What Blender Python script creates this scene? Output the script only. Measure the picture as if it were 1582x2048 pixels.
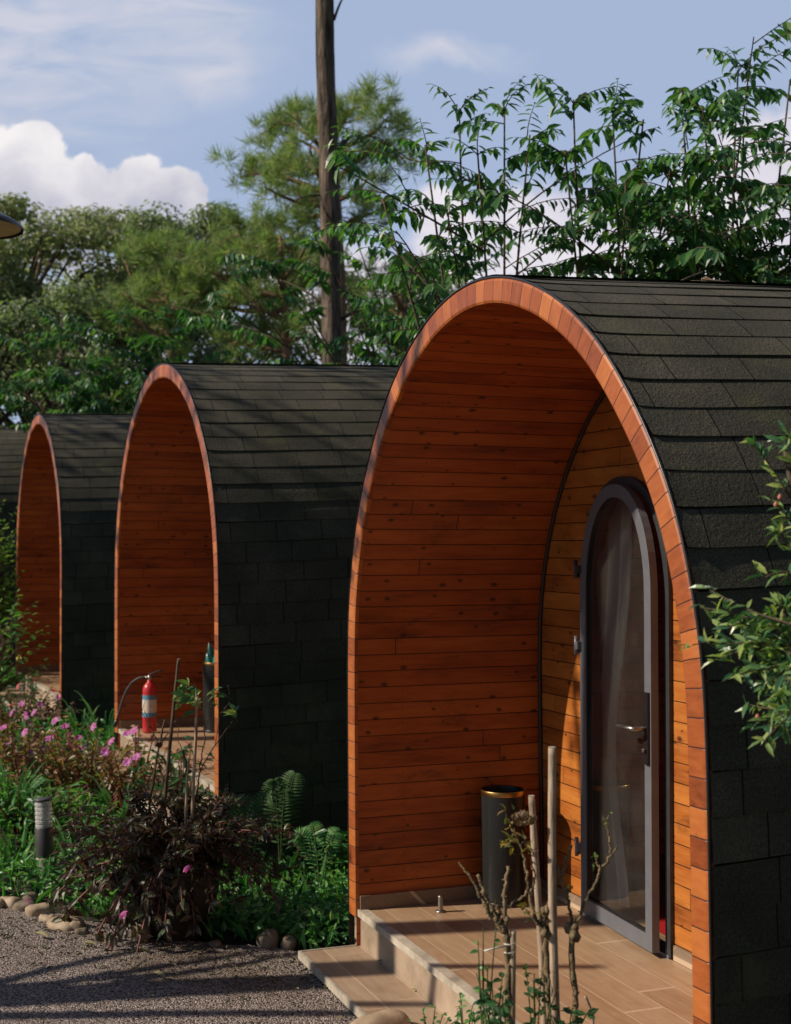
import bpy, math, random
import numpy as np
from mathutils import Vector, Matrix, Euler
from mathutils.geometry import tessellate_polygon
rad = math.radians
sc = bpy.context.scene
COL = sc.collection
for o in list(bpy.data.objects): bpy.data.objects.remove(o)

# ------------------------------------------------------------------ camera
CAMZ, FPX, HY = 1.9, 2700.0, 1090.0
PITCH = math.atan((HY - 1024) / FPX)
cam_d = bpy.data.cameras.new('camera')
cam = bpy.data.objects.new('camera', cam_d); COL.objects.link(cam)
cam.location = (0, 0, CAMZ)
cam.rotation_euler = (math.pi / 2 + PITCH, 0, 0)
cam_d.sensor_fit = 'AUTO'; cam_d.sensor_width = 36
cam_d.lens = 36 * FPX / 2048
cam_d.clip_start = 0.05; cam_d.clip_end = 1000
cam_d.dof.use_dof = True; cam_d.dof.focus_distance = 4.7; cam_d.dof.aperture_fstop = 4.5
sc.camera = cam

# ------------------------------------------------------------------ light
SUN_EL = rad(35.0); SUN_AZ = rad(260.8)
SUN = Vector((math.sin(SUN_AZ) * math.cos(SUN_EL), math.cos(SUN_AZ) * math.cos(SUN_EL), math.sin(SUN_EL)))
sun_d = bpy.data.lights.new('sun', 'SUN'); sun_d.energy = 5.0; sun_d.angle = rad(0.55); sun_d.color = (1.0, 0.89, 0.74)
sun = bpy.data.objects.new('sun', sun_d); COL.objects.link(sun)
sun.rotation_euler = SUN.to_track_quat('Z', 'Y').to_euler(); sun.location = (-8, 0, 8)
sc.view_settings.view_transform = 'Standard'; sc.view_settings.look = 'None'
sc.view_settings.exposure = 0.0; sc.view_settings.gamma = 1.0
sc.render.engine = 'CYCLES'
sc.cycles.use_denoising = True
sc.cycles.max_bounces = 8; sc.cycles.transparent_max_bounces = 8

# ------------------------------------------------------------------ node helper
class NT:
    def __init__(s, tree): s.t = tree; tree.nodes.clear()
    def n(s, typ, **kw):
        nd = s.t.nodes.new(typ)
        for k, v in kw.items():
            if k.startswith('_'): setattr(nd, k[1:], v)
            else:
                key = k.replace('__', ' ')
                s.put(nd.inputs[int(key[1:])] if key[0] == 'i' and key[1:].isdigit() else nd.inputs[key], v)
        return nd
    def put(s, sock, v):
        if isinstance(v, bpy.types.NodeSocket): s.t.links.new(v, sock)
        else: sock.default_value = v
    def m(s, op, a, b=0.0, c=0.0, clamp=False):
        nd = s.n('ShaderNodeMath', _operation=op, _use_clamp=clamp)
        for i, v in enumerate((a, b, c)): s.put(nd.inputs[i], v)
        return nd.outputs[0]
    def vec(s, x, y, z=0.0):
        nd = s.n('ShaderNodeCombineXYZ', X=x, Y=y, Z=z); return nd.outputs[0]
    def sep(s, v):
        nd = s.n('ShaderNodeSeparateXYZ'); s.put(nd.inputs[0], v); return nd.outputs
    def noise(s, v, scale, detail=4.0, rough=0.55, dist=0.0):
        nd = s.n('ShaderNodeTexNoise', Scale=scale, Detail=detail, Roughness=rough, Distortion=dist)
        if v is not None: s.put(nd.inputs['Vector'], v)
        return nd.outputs[0]
    def ramp(s, fac, stops):
        nd = s.n('ShaderNodeValToRGB'); s.put(nd.inputs[0], fac)
        e = nd.color_ramp.elements
        while len(e) < len(stops): e.new(0.5)
        for i, (p, c) in enumerate(stops):
            e[i].position = p; e[i].color = (*c, 1) if len(c) == 3 else c
        return nd.outputs[0]
    def mix(s, f, a, b, mode='MIX'):
        nd = s.n('ShaderNodeMix', _data_type='RGBA', _blend_type=mode)
        s.put(nd.inputs[0], f)
        for sock, v in ((nd.inputs[6], a), (nd.inputs[7], b)):
            if isinstance(v, tuple) and len(v) == 3: v = (*v, 1)
            s.put(sock, v)
        return nd.outputs[2]
    def smooth(s, x, lo, hi):
        nd = s.n('ShaderNodeMapRange', _interpolation_type='SMOOTHSTEP')
        for k, v in zip(('Value', 'From Min', 'From Max', 'To Min', 'To Max'), (x, lo, hi, 0.0, 1.0)): s.put(nd.inputs[k], v)
        return nd.outputs[0]
    def white(s, v, dim='1D'):
        nd = s.n('ShaderNodeTexWhiteNoise', _noise_dimensions=dim)
        s.put(nd.inputs['W' if dim == '1D' else 'Vector'], v); return nd.outputs[0]
    def bump(s, h, strength=0.5, dist=0.01):
        nd = s.n('ShaderNodeBump', Strength=strength, Distance=dist); s.put(nd.inputs['Height'], h); return nd.outputs[0]

def material(name):
    m = bpy.data.materials.new(name); m.use_nodes = True
    return m, NT(m.node_tree)
def finish(nt, sh):
    o = nt.n('ShaderNodeOutputMaterial'); nt.put(o.inputs[0], sh)
def pbr(nt, color, rough=0.5, normal=None, metal=0.0, spec=0.5, **kw):
    nd = nt.n('ShaderNodeBsdfPrincipled', Metallic=metal)
    nt.put(nd.inputs['Base Color'], (*color, 1) if isinstance(color, tuple) and len(color) == 3 else color)
    nt.put(nd.inputs['Roughness'], rough); nt.put(nd.inputs['Specular IOR Level'], spec)
    if normal is not None: nt.put(nd.inputs['Normal'], normal)
    for k, v in kw.items(): nt.put(nd.inputs[k.replace('__', ' ')], v)
    return nd.outputs[0]
def uvnode(nt): return nt.n('ShaderNodeUVMap').outputs[0]
def objco(nt): return nt.n('ShaderNodeTexCoord').outputs['Object']

# ------------------------------------------------------------------ sky
def build_world():
    w = bpy.data.worlds.new('World'); sc.world = w; w.use_nodes = True
    nt = NT(w.node_tree)
    sky = nt.n('ShaderNodeTexSky', _sky_type='NISHITA', _sun_disc=False, _sun_elevation=SUN_EL, _sun_rotation=SUN_AZ,
               _altitude=1500.0, _air_density=1.0, _dust_density=0.6, _ozone_density=1.2).outputs[0]
    d = nt.n('ShaderNodeTexCoord').outputs['Generated']
    dx, dy, dz = nt.sep(d)
    yy = nt.m('MAXIMUM', dy, 0.05)
    X = nt.m('DIVIDE', dx, yy); Z = nt.m('DIVIDE', dz, yy)
    front = nt.smooth(dy, 0.1, 0.3)
    P = nt.vec(X, Z)
    n1 = nt.noise(P, 14.0, 6.0, 0.55); n2 = nt.noise(nt.vec(nt.m('ADD', X, 7.3), Z), 14.0, 6.0, 0.55)
    wx = nt.m('ADD', X, nt.m('MULTIPLY', nt.m('SUBTRACT', n1, 0.5), 0.062))
    wz = nt.m('ADD', Z, nt.m('MULTIPLY', nt.m('SUBTRACT', n2, 0.5), 0.062))
    def blob(px, py, rpx, sx=1.0):
        cx, cz, r = (px - 791) / FPX, (HY - py) / FPX, rpx / FPX
        a = nt.m('MULTIPLY', nt.m('SUBTRACT', wx, cx), 1 / sx); b = nt.m('SUBTRACT', wz, cz)
        return nt.m('SUBTRACT', nt.m('DIVIDE', nt.m('SQRT', nt.m('ADD', nt.m('MULTIPLY', a, a), nt.m('MULTIPLY', b, b))), r), 1.0)
    def union(bl):
        v = blob(*bl[0])
        for q in bl[1:]: v = nt.m('MINIMUM', v, blob(*q))
        return v
    cum = union([(25, 320, 85), (75, 395, 95), (-60, 330, 120), (165, 350, 50), (280, 345, 55), (245, 400, 80), (335, 395, 70), (375, 425, 55), (110, 450, 95)])
    right = union([(1560, 360, 150), (1250, 560, 200, 2.0), (1080, 520, 160, 1.4), (930, 500, 110), (880, 430, 60), (1420, 480, 160), (1700, 300, 170), (700, 610, 120, 1.6), (420, 560, 60, 5.0), (200, 640, 90, 3.0)])
    cm = nt.smooth(cum, 0.06, -0.10); rm = nt.smooth(right, 0.12, -0.25)
    # thin high cloud
    sn = nt.noise(nt.vec(nt.m('MULTIPLY', X, 1.0), nt.m('MULTIPLY', Z, 3.2)), 9.0, 7.0, 0.6, 0.6)
    thin = union([(60, 95, 190, 1.7), (330, 40, 140, 1.5), (390, 110, 80, 1.6), (30, 165, 22, 4.0)])
    thin2 = blob(900, 98, 34, 4.2)
    tm = nt.m('MULTIPLY', nt.smooth(thin, 0.55, -0.8), nt.smooth(sn, 0.28, 0.66))
    tm = nt.m('MAXIMUM', tm, nt.m('MULTIPLY', nt.smooth(thin2, 0.4, -0.9), nt.smooth(sn, 0.25, 0.6)))
    tm = nt.m('MULTIPLY', tm, 0.85)
    # light and dark masses inside the heaped clouds
    lump = nt.noise(nt.vec(wx, wz), 22.0, 5.0, 0.5)
    hgt = nt.smooth(Z, 0.215, 0.325)
    lit = nt.m('ADD', nt.m('MULTIPLY', hgt, 0.75), nt.m('MULTIPLY', nt.m('SUBTRACT', lump, 0.42), 1.5), clamp=True)
    ccol = nt.mix(lit, (7.2, 7.3, 9.0), (14.0, 13.5, 13.6))
    c = nt.mix(tm, nt.mix(nt.m('MULTIPLY', nt.m('MULTIPLY', nt.smooth(dz, 1.2, 0.35), nt.smooth(dy, -.1, .5)), 0.82), sky, (6.7, 8.3, 11.6, 1)), (9.9, 10.0, 11.3))
    c = nt.mix(nt.m('MULTIPLY', cm, front), c, ccol)
    c = nt.mix(nt.m('MULTIPLY', rm, front), c, nt.mix(nt.smooth(lump, 0.3, 0.7), (10.2, 9.9, 11.6), (12.8, 12.2, 13.0)))
    bg = nt.n('ShaderNodeBackground', Strength=0.066); nt.put(bg.inputs[0], c)
    o = nt.n('ShaderNodeOutputWorld'); nt.put(o.inputs[0], bg.outputs[0])
build_world()

# ------------------------------------------------------------------ geometry helper
def rs(seed): return np.random.default_rng(seed)
def unit(v):
    v = np.asarray(v, float); n = np.linalg.norm(v, axis=-1, keepdims=True); return v / np.maximum(n, 1e-9)
class MB:
    """collects vertices / faces / per-vertex uv, then links them as one mesh object"""
    def __init__(s): s.v = []; s.f = []; s.uv = []; s.n = 0; s.mi = []; s.cur = 0; s.sm = []
    def add(s, V, F, UV=None, smooth=False):
        V = np.asarray(V, float).reshape(-1, 3)
        s.v.append(V)
        s.uv.append(np.zeros((len(V), 2)) if UV is None else np.asarray(UV, float).reshape(-1, 2))
        if isinstance(F, np.ndarray):
            F = F + s.n; s.f.append(('a', F)); k = len(F)
        else:
            s.f.append(('l', [tuple(i + s.n for i in q) for q in F])); k = len(F)
        s.mi.append(np.full(k, s.cur, np.int32)); s.sm.append(np.full(k, smooth, bool)); s.n += len(V)
        return s
    def box(s, lo, hi, M=None):
        x0, y0, z0 = lo; x1, y1, z1 = hi
        V = np.array([(x0, y0, z0), (x1, y0, z0), (x1, y1, z0), (x0, y1, z0), (x0, y0, z1), (x1, y0, z1), (x1, y1, z1), (x0, y1, z1)], float)
        uv = V[:, :2] + V[:, 2:3]
        if M is not None: V = (np.array(M)[:3, :3] @ V.T).T + np.array(M)[:3, 3]
        return s.add(V, [(0, 3, 2, 1), (4, 5, 6, 7), (0, 1, 5, 4), (1, 2, 6, 5), (2, 3, 7, 6), (3, 0, 4, 7)], uv)
    def tube(s, pts, r, k=7, cap=True):
        P = np.asarray(pts, float); n = len(P); R = np.broadcast_to(np.asarray(r, float), (n,))
        T = unit(np.gradient(P, axis=0))
        ref = np.array([0.31, 0.17, 0.94]) if abs(T[0] @ np.array([0.31, 0.17, 0.94])) < .9 else np.array([1., 0.1, 0])
        U = np.zeros_like(P); a = unit(np.cross(T[0], ref)); U[0] = a
        for i in range(1, n):
            a = U[i - 1] - T[i] * (U[i - 1] @ T[i]); U[i] = a / max(np.linalg.norm(a), 1e-9)
        W = np.cross(T, U)
        th = np.arange(k) * 2 * math.pi / k
        V = P[:, None] + R[:, None, None] * (np.cos(th)[None, :, None] * U[:, None] + np.sin(th)[None, :, None] * W[:, None])
        L = np.concatenate([[0], np.cumsum(np.linalg.norm(np.diff(P, axis=0), axis=1))])
        uv = np.stack([np.broadcast_to(th[None] / 6.2832, (n, k)), np.broadcast_to(L[:, None], (n, k))], -1)
        i, j = np.meshgrid(np.arange(n - 1), np.arange(k), indexing='ij'); j2 = (j + 1) % k
        F = np.stack([i * k + j, i * k + j2, (i + 1) * k + j2, (i + 1) * k + j], -1).reshape(-1, 4)
        s.add(V.reshape(-1, 3), F, uv.reshape(-1, 2), True)
        if cap:
            b = s.n - n * k
            s.f.append(('l', [tuple(b + q for q in range(k))[::-1], tuple(b + (n - 1) * k + q for q in range(k))])); s.mi.append(np.full(2, s.cur, np.int32)); s.sm.append(np.zeros(2, bool))
        return s
    def lathe(s, prof, c=(0, 0, 0), k=28, smooth=True):
        prof = np.asarray(prof, float); n = len(prof); th = np.arange(k + 1) * 2 * math.pi / k
        V = np.stack([prof[:, 0:1] * np.cos(th), prof[:, 0:1] * np.sin(th), np.broadcast_to(prof[:, 1:2], (n, k + 1))], -1) + np.array(c)
        L = np.concatenate([[0], np.cumsum(np.linalg.norm(np.diff(prof, axis=0), axis=1))])
        uv = np.stack([np.broadcast_to(th[None] / 6.2832, (n, k + 1)), np.broadcast_to(L[:, None], (n, k + 1))], -1)
        i, j = np.meshgrid(np.arange(n - 1), np.arange(k), indexing='ij'); w = k + 1
        F = np.stack([i * w + j, i * w + j + 1, (i + 1) * w + j + 1, (i + 1) * w + j], -1).reshape(-1, 4)
        return s.add(V.reshape(-1, 3), F, uv.reshape(-1, 2), smooth)
    def grid(s, V, UV=None, smooth=True, flip=False):
        V = np.asarray(V, float); n, k = V.shape[:2]
        i, j = np.meshgrid(np.arange(n - 1), np.arange(k - 1), indexing='ij')
        F = np.stack([i * k + j, i * k + j + 1, (i + 1) * k + j + 1, (i + 1) * k + j], -1).reshape(-1, 4)
        if flip: F = F[:, ::-1]
        return s.add(V.reshape(-1, 3), F, None if UV is None else np.asarray(UV).reshape(-1, 2), smooth)
    def leaves(s, P, D, N, L, Wd, kind=1, fold=0.25, curl=0.15):
        """leaves: base P, direction D, face normal N, length L, width Wd.  kind 0: folded diamond, 1: pointed oval"""
        P = np.asarray(P, float).reshape(-1, 3); m = len(P)
        D = unit(np.broadcast_to(D, (m, 3))); N = np.broadcast_to(N, (m, 3))
        S = unit(np.cross(D, N)); N = np.cross(S, D)
        L = np.broadcast_to(L, (m,))[:, None]; Wd = np.broadcast_to(Wd, (m,))[:, None]
        if kind == 0:
            V = np.stack([P, P + D * L * .45 + S * Wd * .5 + N * Wd * fold, P + D * L - N * L * curl, P + D * L * .45 - S * Wd * .5 + N * Wd * fold], 1)
            b = np.arange(m)[:, None] * 4
            F = np.concatenate([b + np.array([[0, 1, 2]]), b + np.array([[0, 2, 3]])], 0)
            uv = np.tile(np.array([[.5, 0], [1, .45], [.5, 1], [0, .45]]), (m, 1))
            return s.add(V.reshape(-1, 3), F, uv)
        a = lambda l, w, z: P + D * L * l + S * Wd * w + N * (Wd * z - L * curl * l * l)
        V = np.stack([a(0, 0, 0), a(.28, .42, fold), a(.62, .40, fold), a(1, 0, 0), a(.62, -.40, fold), a(.28, -.42, fold), a(.28, 0, 0), a(.62, 0, 0)], 1)
        b = np.arange(m)[:, None] * 8
        Q = np.concatenate([b + np.array([q]) for q in ((6, 1, 2, 7), (6, 7, 4, 5))], 0)
        T = np.concatenate([b + np.array([q]) for q in ((0, 1, 6), (0, 6, 5), (7, 2, 3), (7, 3, 4))], 0)
        uv = np.tile(np.array([[.5, 0], [.9, .28], [.9, .62], [.5, 1], [.1, .62], [.1, .28], [.5, .28], [.5, .62]]), (m, 1))
        s.add(V.reshape(-1, 3), Q, uv)
        n0 = s.n - m * 8
        s.f.append(('a', T + n0)); s.mi.append(np.full(len(T), s.cur, np.int32)); s.sm.append(np.zeros(len(T), bool))
        return s
    def build(s, name, mats, parent=None, loc=None, auto=None):
        me = bpy.data.meshes.new(name)
        V = np.concatenate(s.v); UV = np.concatenate(s.uv)
        ls, lt, li = [], [], []
        for kind, F in s.f:
            if kind == 'a': lt.append(np.full(len(F), F.shape[1], np.int32)); li.append(F.reshape(-1).astype(np.int32))
            else:
                lt.append(np.array([len(q) for q in F], np.int32)); li.append(np.array([i for q in F for i in q], np.int32))
        lt = np.concatenate(lt); li = np.concatenate(li); ls = np.concatenate([[0], np.cumsum(lt)[:-1]]).astype(np.int32)
        me.vertices.add(len(V)); me.vertices.foreach_set('co', V.astype(np.float32).ravel())
        me.loops.add(len(li)); me.loops.foreach_set('vertex_index', li)
        me.polygons.add(len(lt)); me.polygons.foreach_set('loop_start', ls); me.polygons.foreach_set('loop_total', lt)
        me.polygons.foreach_set('material_index', np.concatenate(s.mi)); me.polygons.foreach_set('use_smooth', np.concatenate(s.sm))
        u = me.uv_layers.new(name='UVMap'); u.data.foreach_set('uv', UV[li].astype(np.float32).ravel())
        me.update(calc_edges=True); me.validate()
        for m in (mats if isinstance(mats, (list, tuple)) else [mats]): me.materials.append(m)
        o = bpy.data.objects.new(name, me); COL.objects.link(o)
        if parent is not None: o.parent = parent
        if loc is not None: o.location = loc
        return o
def tag(o, label=None, cat=None, group=None, kind=None):
    if label: o['label'] = label
    if cat: o['category'] = cat
    if group: o['group'] = group
    if kind: o['kind'] = kind
    return o
def empty(name, loc=(0, 0, 0), rz=0.0):
    o = bpy.data.objects.new(name, None); COL.objects.link(o); o.location = loc; o.rotation_euler = (0, 0, rz); o.empty_display_size = .2
    return o
def copy_tree(o, parent=None):
    c = o.copy(); COL.objects.link(c)
    if parent is not None: c.parent = parent; c.matrix_parent_inverse = o.matrix_parent_inverse
    for ch in list(o.children): copy_tree(ch, c)
    return c
def at(px, py, d):
    """a point seen at photo pixel (px, py) at ground distance d (metres along the view)"""
    x = (px - 791) / FPX; y = -(py - 1024) / FPX
    v = np.array([x, math.cos(PITCH) - y * math.sin(PITCH), math.sin(PITCH) + y * math.cos(PITCH)])
    return v * (d / v[1]) + np.array([0, 0, CAMZ])
def sstep(x, a, b):
    t = np.clip((np.asarray(x, float) - a) / (b - a), 0, 1); return t * t * (3 - 2 * t)
def gz(x, y):
    """height of the ground"""
    x = np.asarray(x, float); y = np.asarray(y, float)
    z = 0.10 + 0.16 * sstep(y, 7.3, 8.8) + 0.06 * sstep(y, 8.0, 11.5) + .05 * sstep(y, 11, 14.5) + .25 * sstep(y, 14, 18)
    return z + 0.02 * np.sin(x * 2.1 + y * .7) * np.sin(y * 1.7 - x) * sstep(y, 5.5, 7.5)

# ------------------------------------------------------------------ materials
def mat_planks(name, cols, pitch=0.0715, length=1.3, groove=0.034, rough=0.42, knots=1.0):
    m, nt = material(name)
    uv = uvnode(nt); u, v, _ = nt.sep(uv)
    r = nt.m('DIVIDE', v, pitch); row = nt.m('FLOOR', r); fr = nt.m('SUBTRACT', r, row)
    off = nt.m('MULTIPLY', nt.white(row), 5.0)
    ul = nt.m('DIVIDE', nt.m('ADD', u, off), length); seg = nt.m('FLOOR', ul); fu = nt.m('SUBTRACT', ul, seg)
    idn = nt.m('ADD', nt.m('MULTIPLY', row, 3.17), nt.m('MULTIPLY', seg, 11.3)); rnd = nt.white(idn)
    gp = nt.vec(nt.m('ADD', nt.m('MULTIPLY', u, 3.2), nt.m('MULTIPLY', rnd, 40)), nt.m('MULTIPLY', v, 42.0), nt.m('MULTIPLY', rnd, 9))
    grain = nt.noise(gp, 1.5, 6.0, 0.62, 0.8)
    blot = nt.noise(nt.vec(nt.m('MULTIPLY', u, 2.0), nt.m('MULTIPLY', v, 9.0), nt.m('MULTIPLY', rnd, 30)), 1.6, 3.0, 0.5)
    tone = nt.m('ADD', nt.m('MULTIPLY', grain, 0.42), nt.m('ADD', nt.m('MULTIPLY', rnd, 0.20), nt.m('MULTIPLY', blot, 0.50)))
    c = nt.ramp(tone, [(0.28, cols[0]), (0.52, cols[1]), (0.80, cols[2])])
    # knots
    vo = nt.n('ShaderNodeTexVoronoi', _feature='F1', _voronoi_dimensions='2D', Scale=1.0)
    kd = nt.noise(nt.vec(u, v, rnd), 60.0, 2.0)
    nt.put(vo.inputs['Vector'], nt.vec(nt.m('ADD', nt.m('MULTIPLY', u, 8.0), nt.m('MULTIPLY', rnd, 17)), nt.m('MULTIPLY', v, 13.5), nt.m('MULTIPLY', row, 2.3)))
    kk = nt.smooth(nt.m('DIVIDE', nt.m('ADD', vo.outputs['Distance'], nt.m('MULTIPLY', kd, 0.10)), nt.m('ADD', 0.35, nt.m('MULTIPLY', nt.sep(vo.outputs['Color'])[1], 0.85))), 0.22, 0.08)
    kk = nt.m('MULTIPLY', kk, nt.m('MULTIPLY', nt.m('GREATER_THAN', nt.sep(vo.outputs['Color'])[0], 0.48), 0.90 * knots))
    c = nt.mix(kk, c, (0.045, 0.012, 0.006))
    st = nt.smooth(nt.noise(nt.vec(nt.m('MULTIPLY', u, 1.1), nt.m('MULTIPLY', v, 3.0), 4.0), 2.2, 6.0, 0.68, 0.5), 0.52, 0.74)
    c = nt.mix(nt.m('MULTIPLY', st, 0.62), c, (0.055, 0.014, 0.005))
    nx = nt.m('SUBTRACT', nt.m('FRACT', nt.m('DIVIDE', u, 0.42)), 0.5); ny = nt.m('SUBTRACT', fr, 0.30)
    nl = nt.smooth(nt.m('SQRT', nt.m('ADD', nt.m('MULTIPLY', nt.m('MULTIPLY', nx, nx), 0.1764), nt.m('MULTIPLY', nt.m('MULTIPLY', ny, ny), pitch * pitch))), 0.0042, 0.0022)
    c = nt.mix(nt.m('MULTIPLY', nl, 0.8), c, (0.03, 0.012, 0.008))
    e = nt.m('MINIMUM', fr, nt.m('SUBTRACT', 1.0, fr)); wob = nt.m('MULTIPLY', nt.noise(nt.vec(nt.m('MULTIPLY', u, 9), row), 1.0, 2.0), groove * 0.9)
    g = nt.smooth(e, nt.m('MULTIPLY', wob, 0.7), nt.m('ADD', nt.m('MULTIPLY', wob, 1.2), groove * .5))
    eu = nt.m('MINIMUM', fu, nt.m('SUBTRACT', 1.0, fu)); gu = nt.smooth(eu, 0.0003, 0.0008)
    gg = nt.m('MINIMUM', g, gu)
    c = nt.mix(gg, (0.012, 0.005, 0.003), c)
    h = nt.m('ADD', nt.m('MULTIPLY', gg, 1.0), nt.m('MULTIPLY', grain, 0.10))
    ro = nt.m('ADD', rough, nt.m('MULTIPLY', nt.m('SUBTRACT', grain, 0.5), 0.35))
    finish(nt, pbr(nt, c, ro, nt.bump(h, 0.55, 0.006), spec=0.4)); return m
def mat_trim():
    m, nt = material('stained trim wood')
    uv = uvnode(nt); u, v, _ = nt.sep(uv)
    r = nt.m('DIVIDE', u, 0.0765); row = nt.m('FLOOR', r); fr = nt.m('SUBTRACT', r, row); rnd = nt.white(row)
    gp = nt.vec(nt.m('MULTIPLY', u, 26.0), nt.m('ADD', nt.m('MULTIPLY', v, 7), nt.m('MULTIPLY', rnd, 20)), rnd)
    grain = nt.noise(gp, 2.0, 5.0, 0.6, 0.5)
    pale = nt.noise(nt.vec(nt.m('MULTIPLY', u, 1.3), v), 2.0, 3.0)
    tone = nt.m('ADD', nt.m('MULTIPLY', grain, 0.5), nt.m('ADD', nt.m('MULTIPLY', rnd, 0.42), nt.m('MULTIPLY', pale, 0.2)))
    c = nt.ramp(tone, [(0.22, (0.13, 0.026, 0.006)), (0.5, (0.32, 0.078, 0.016)), (0.9, (0.52, 0.17, 0.038))])
    vo = nt.n('ShaderNodeTexVoronoi', Scale=1.0); nt.put(vo.inputs['Vector'], nt.vec(nt.m('MULTIPLY', u, 8.0), nt.m('MULTIPLY', v, 12), row))
    c = nt.mix(nt.m('MULTIPLY', nt.smooth(vo.outputs['Distance'], 0.13, 0.05), nt.m('GREATER_THAN', nt.sep(vo.outputs['Color'])[0], 0.6)), c, (0.06, 0.015, 0.008))
    e = nt.m('MINIMUM', fr, nt.m('SUBTRACT', 1.0, fr)); g = nt.smooth(e, 0.008, 0.035)
    c = nt.mix(g, (0.03, 0.011, 0.007), c)
    finish(nt, pbr(nt, c, nt.m('ADD', 0.36, nt.m('MULTIPLY', grain, 0.2)), nt.bump(nt.m('ADD', g, nt.m('MULTIPLY', grain, .1)), 0.5, 0.004), spec=0.4)); return m
def mat_shingle():
    m, nt = material('asphalt shingle')
    uv = uvnode(nt); u, v, _ = nt.sep(uv)
    row = nt.m('FLOOR', nt.m('ADD', v, 0.001)); fv = nt.m('SUBTRACT', v, row)
    uo = nt.m('DIVIDE', nt.m('ADD', u, nt.m('MULTIPLY', nt.white(row), 0.9)), 0.272)
    tabi = nt.m('FLOOR', uo); fu = nt.m('SUBTRACT', uo, tabi)
    rnd = nt.white(nt.m('ADD', nt.m('MULTIPLY', row, 7.7), nt.m('MULTIPLY', tabi, 3.1)))
    oc = objco(nt)
    gr = nt.noise(oc, 190.0, 2.0, 0.7); gr2 = nt.noise(oc, 75.0, 3.0, 0.6); big = nt.noise(oc, 3.0, 4.0, 0.6)
    tone = nt.m('ADD', nt.m('MULTIPLY', rnd, 0.09), nt.m('ADD', nt.m('MULTIPLY', gr, 0.56), nt.m('MULTIPLY', big, 0.34)))
    c = nt.ramp(tone, [(0.3, (0.018, 0.020, 0.013)), (0.52, (0.070, 0.064, 0.047)), (0.8, (0.22, 0.18, 0.13))])
    e = nt.m('MINIMUM', fu, nt.m('SUBTRACT', 1.0, fu)); g = nt.smooth(e, 0.004, 0.012)
    c = nt.mix(g, (0.006, 0.006, 0.006), c)
    moss = nt.m('MULTIPLY', nt.smooth(nt.noise(oc, 4.0, 6.0, 0.7), 0.52, 0.72), 0.55)
    c = nt.mix(moss, c, (0.10, 0.095, 0.045))
    h = nt.m('ADD', nt.m('MULTIPLY', g, 1.2), nt.m('ADD', nt.m('MULTIPLY', gr, 0.6), nt.m('MULTIPLY', gr2, 0.8)))
    finish(nt, pbr(nt, c, 0.9, nt.bump(h, 0.7, 0.006), spec=0.22)); return m
def mat_tile(name='wood look floor tile', cols=((0.20, 0.118, 0.066), (0.335, 0.205, 0.118), (0.44, 0.295, 0.18)), w=0.155, l=2.2, rough=0.3):
    m, nt = material(name)
    uv = uvnode(nt); u, v, _ = nt.sep(uv)
    r = nt.m('DIVIDE', u, w); row = nt.m('FLOOR', r); fr = nt.m('SUBTRACT', r, row)
    ul = nt.m('DIVIDE', nt.m('ADD', v, nt.m('MULTIPLY', nt.white(row), 3.0)), l); seg = nt.m('FLOOR', ul); fu = nt.m('SUBTRACT', ul, seg)
    rnd = nt.white(nt.m('ADD', nt.m('MULTIPLY', row, 3.3), nt.m('MULTIPLY', seg, 9.1)))
    grain = nt.noise(nt.vec(nt.m('MULTIPLY', u, 30), nt.m('MULTIPLY', v, 3), nt.m('MULTIPLY', rnd, 20)), 1.5, 5.0, .6, .6)
    dirt = nt.noise(nt.vec(u, v), 5.0, 5.0, .65)
    c = nt.ramp(nt.m('ADD', nt.m('MULTIPLY', grain, .5), nt.m('ADD', nt.m('MULTIPLY', rnd, .25), nt.m('MULTIPLY', dirt, .35))), [(.3, cols[0]), (.55, cols[1]), (.8, cols[2])])
    e = nt.m('MINIMUM', fr, nt.m('SUBTRACT', 1.0, fr)); g = nt.smooth(e, .012, .022)
    eu = nt.m('MINIMUM', fu, nt.m('SUBTRACT', 1.0, fu)); gg = nt.m('MINIMUM', g, nt.smooth(eu, .0022, .0042))
    c = nt.mix(gg, (.50, .36, .24), c)
    c = nt.mix(nt.m('MULTIPLY', nt.smooth(dirt, .55, .75), .35), c, (.16, .12, .085))
    finish(nt, pbr(nt, c, nt.m('ADD', rough, nt.m('MULTIPLY', dirt, .3)), nt.bump(nt.m('ADD', gg, nt.m('MULTIPLY', grain, .15)), .25, .003), spec=.45)); return m
def mat_noise(name, stops, scale=8.0, rough=0.7, bump=0.3, dist=.01, spec=.4, metal=0.0, detail=6.0, bscale=None, stretch=None):
    m, nt = material(name); oc = objco(nt)
    if stretch:
        x, y, z = nt.sep(oc); oc2 = nt.vec(nt.m('MULTIPLY', x, stretch[0]), nt.m('MULTIPLY', y, stretch[1]), nt.m('MULTIPLY', z, stretch[2]))
    else: oc2 = oc
    n = nt.noise(oc2, scale, detail, .6); b = nt.noise(oc2, bscale or scale * 3, 5.0, .6)
    finish(nt, pbr(nt, nt.ramp(nt.m('ADD', nt.m('MULTIPLY', n, .75), nt.m('MULTIPLY', b, .25)), stops), rough, nt.bump(b, bump, dist), metal=metal, spec=spec)); return m
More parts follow.
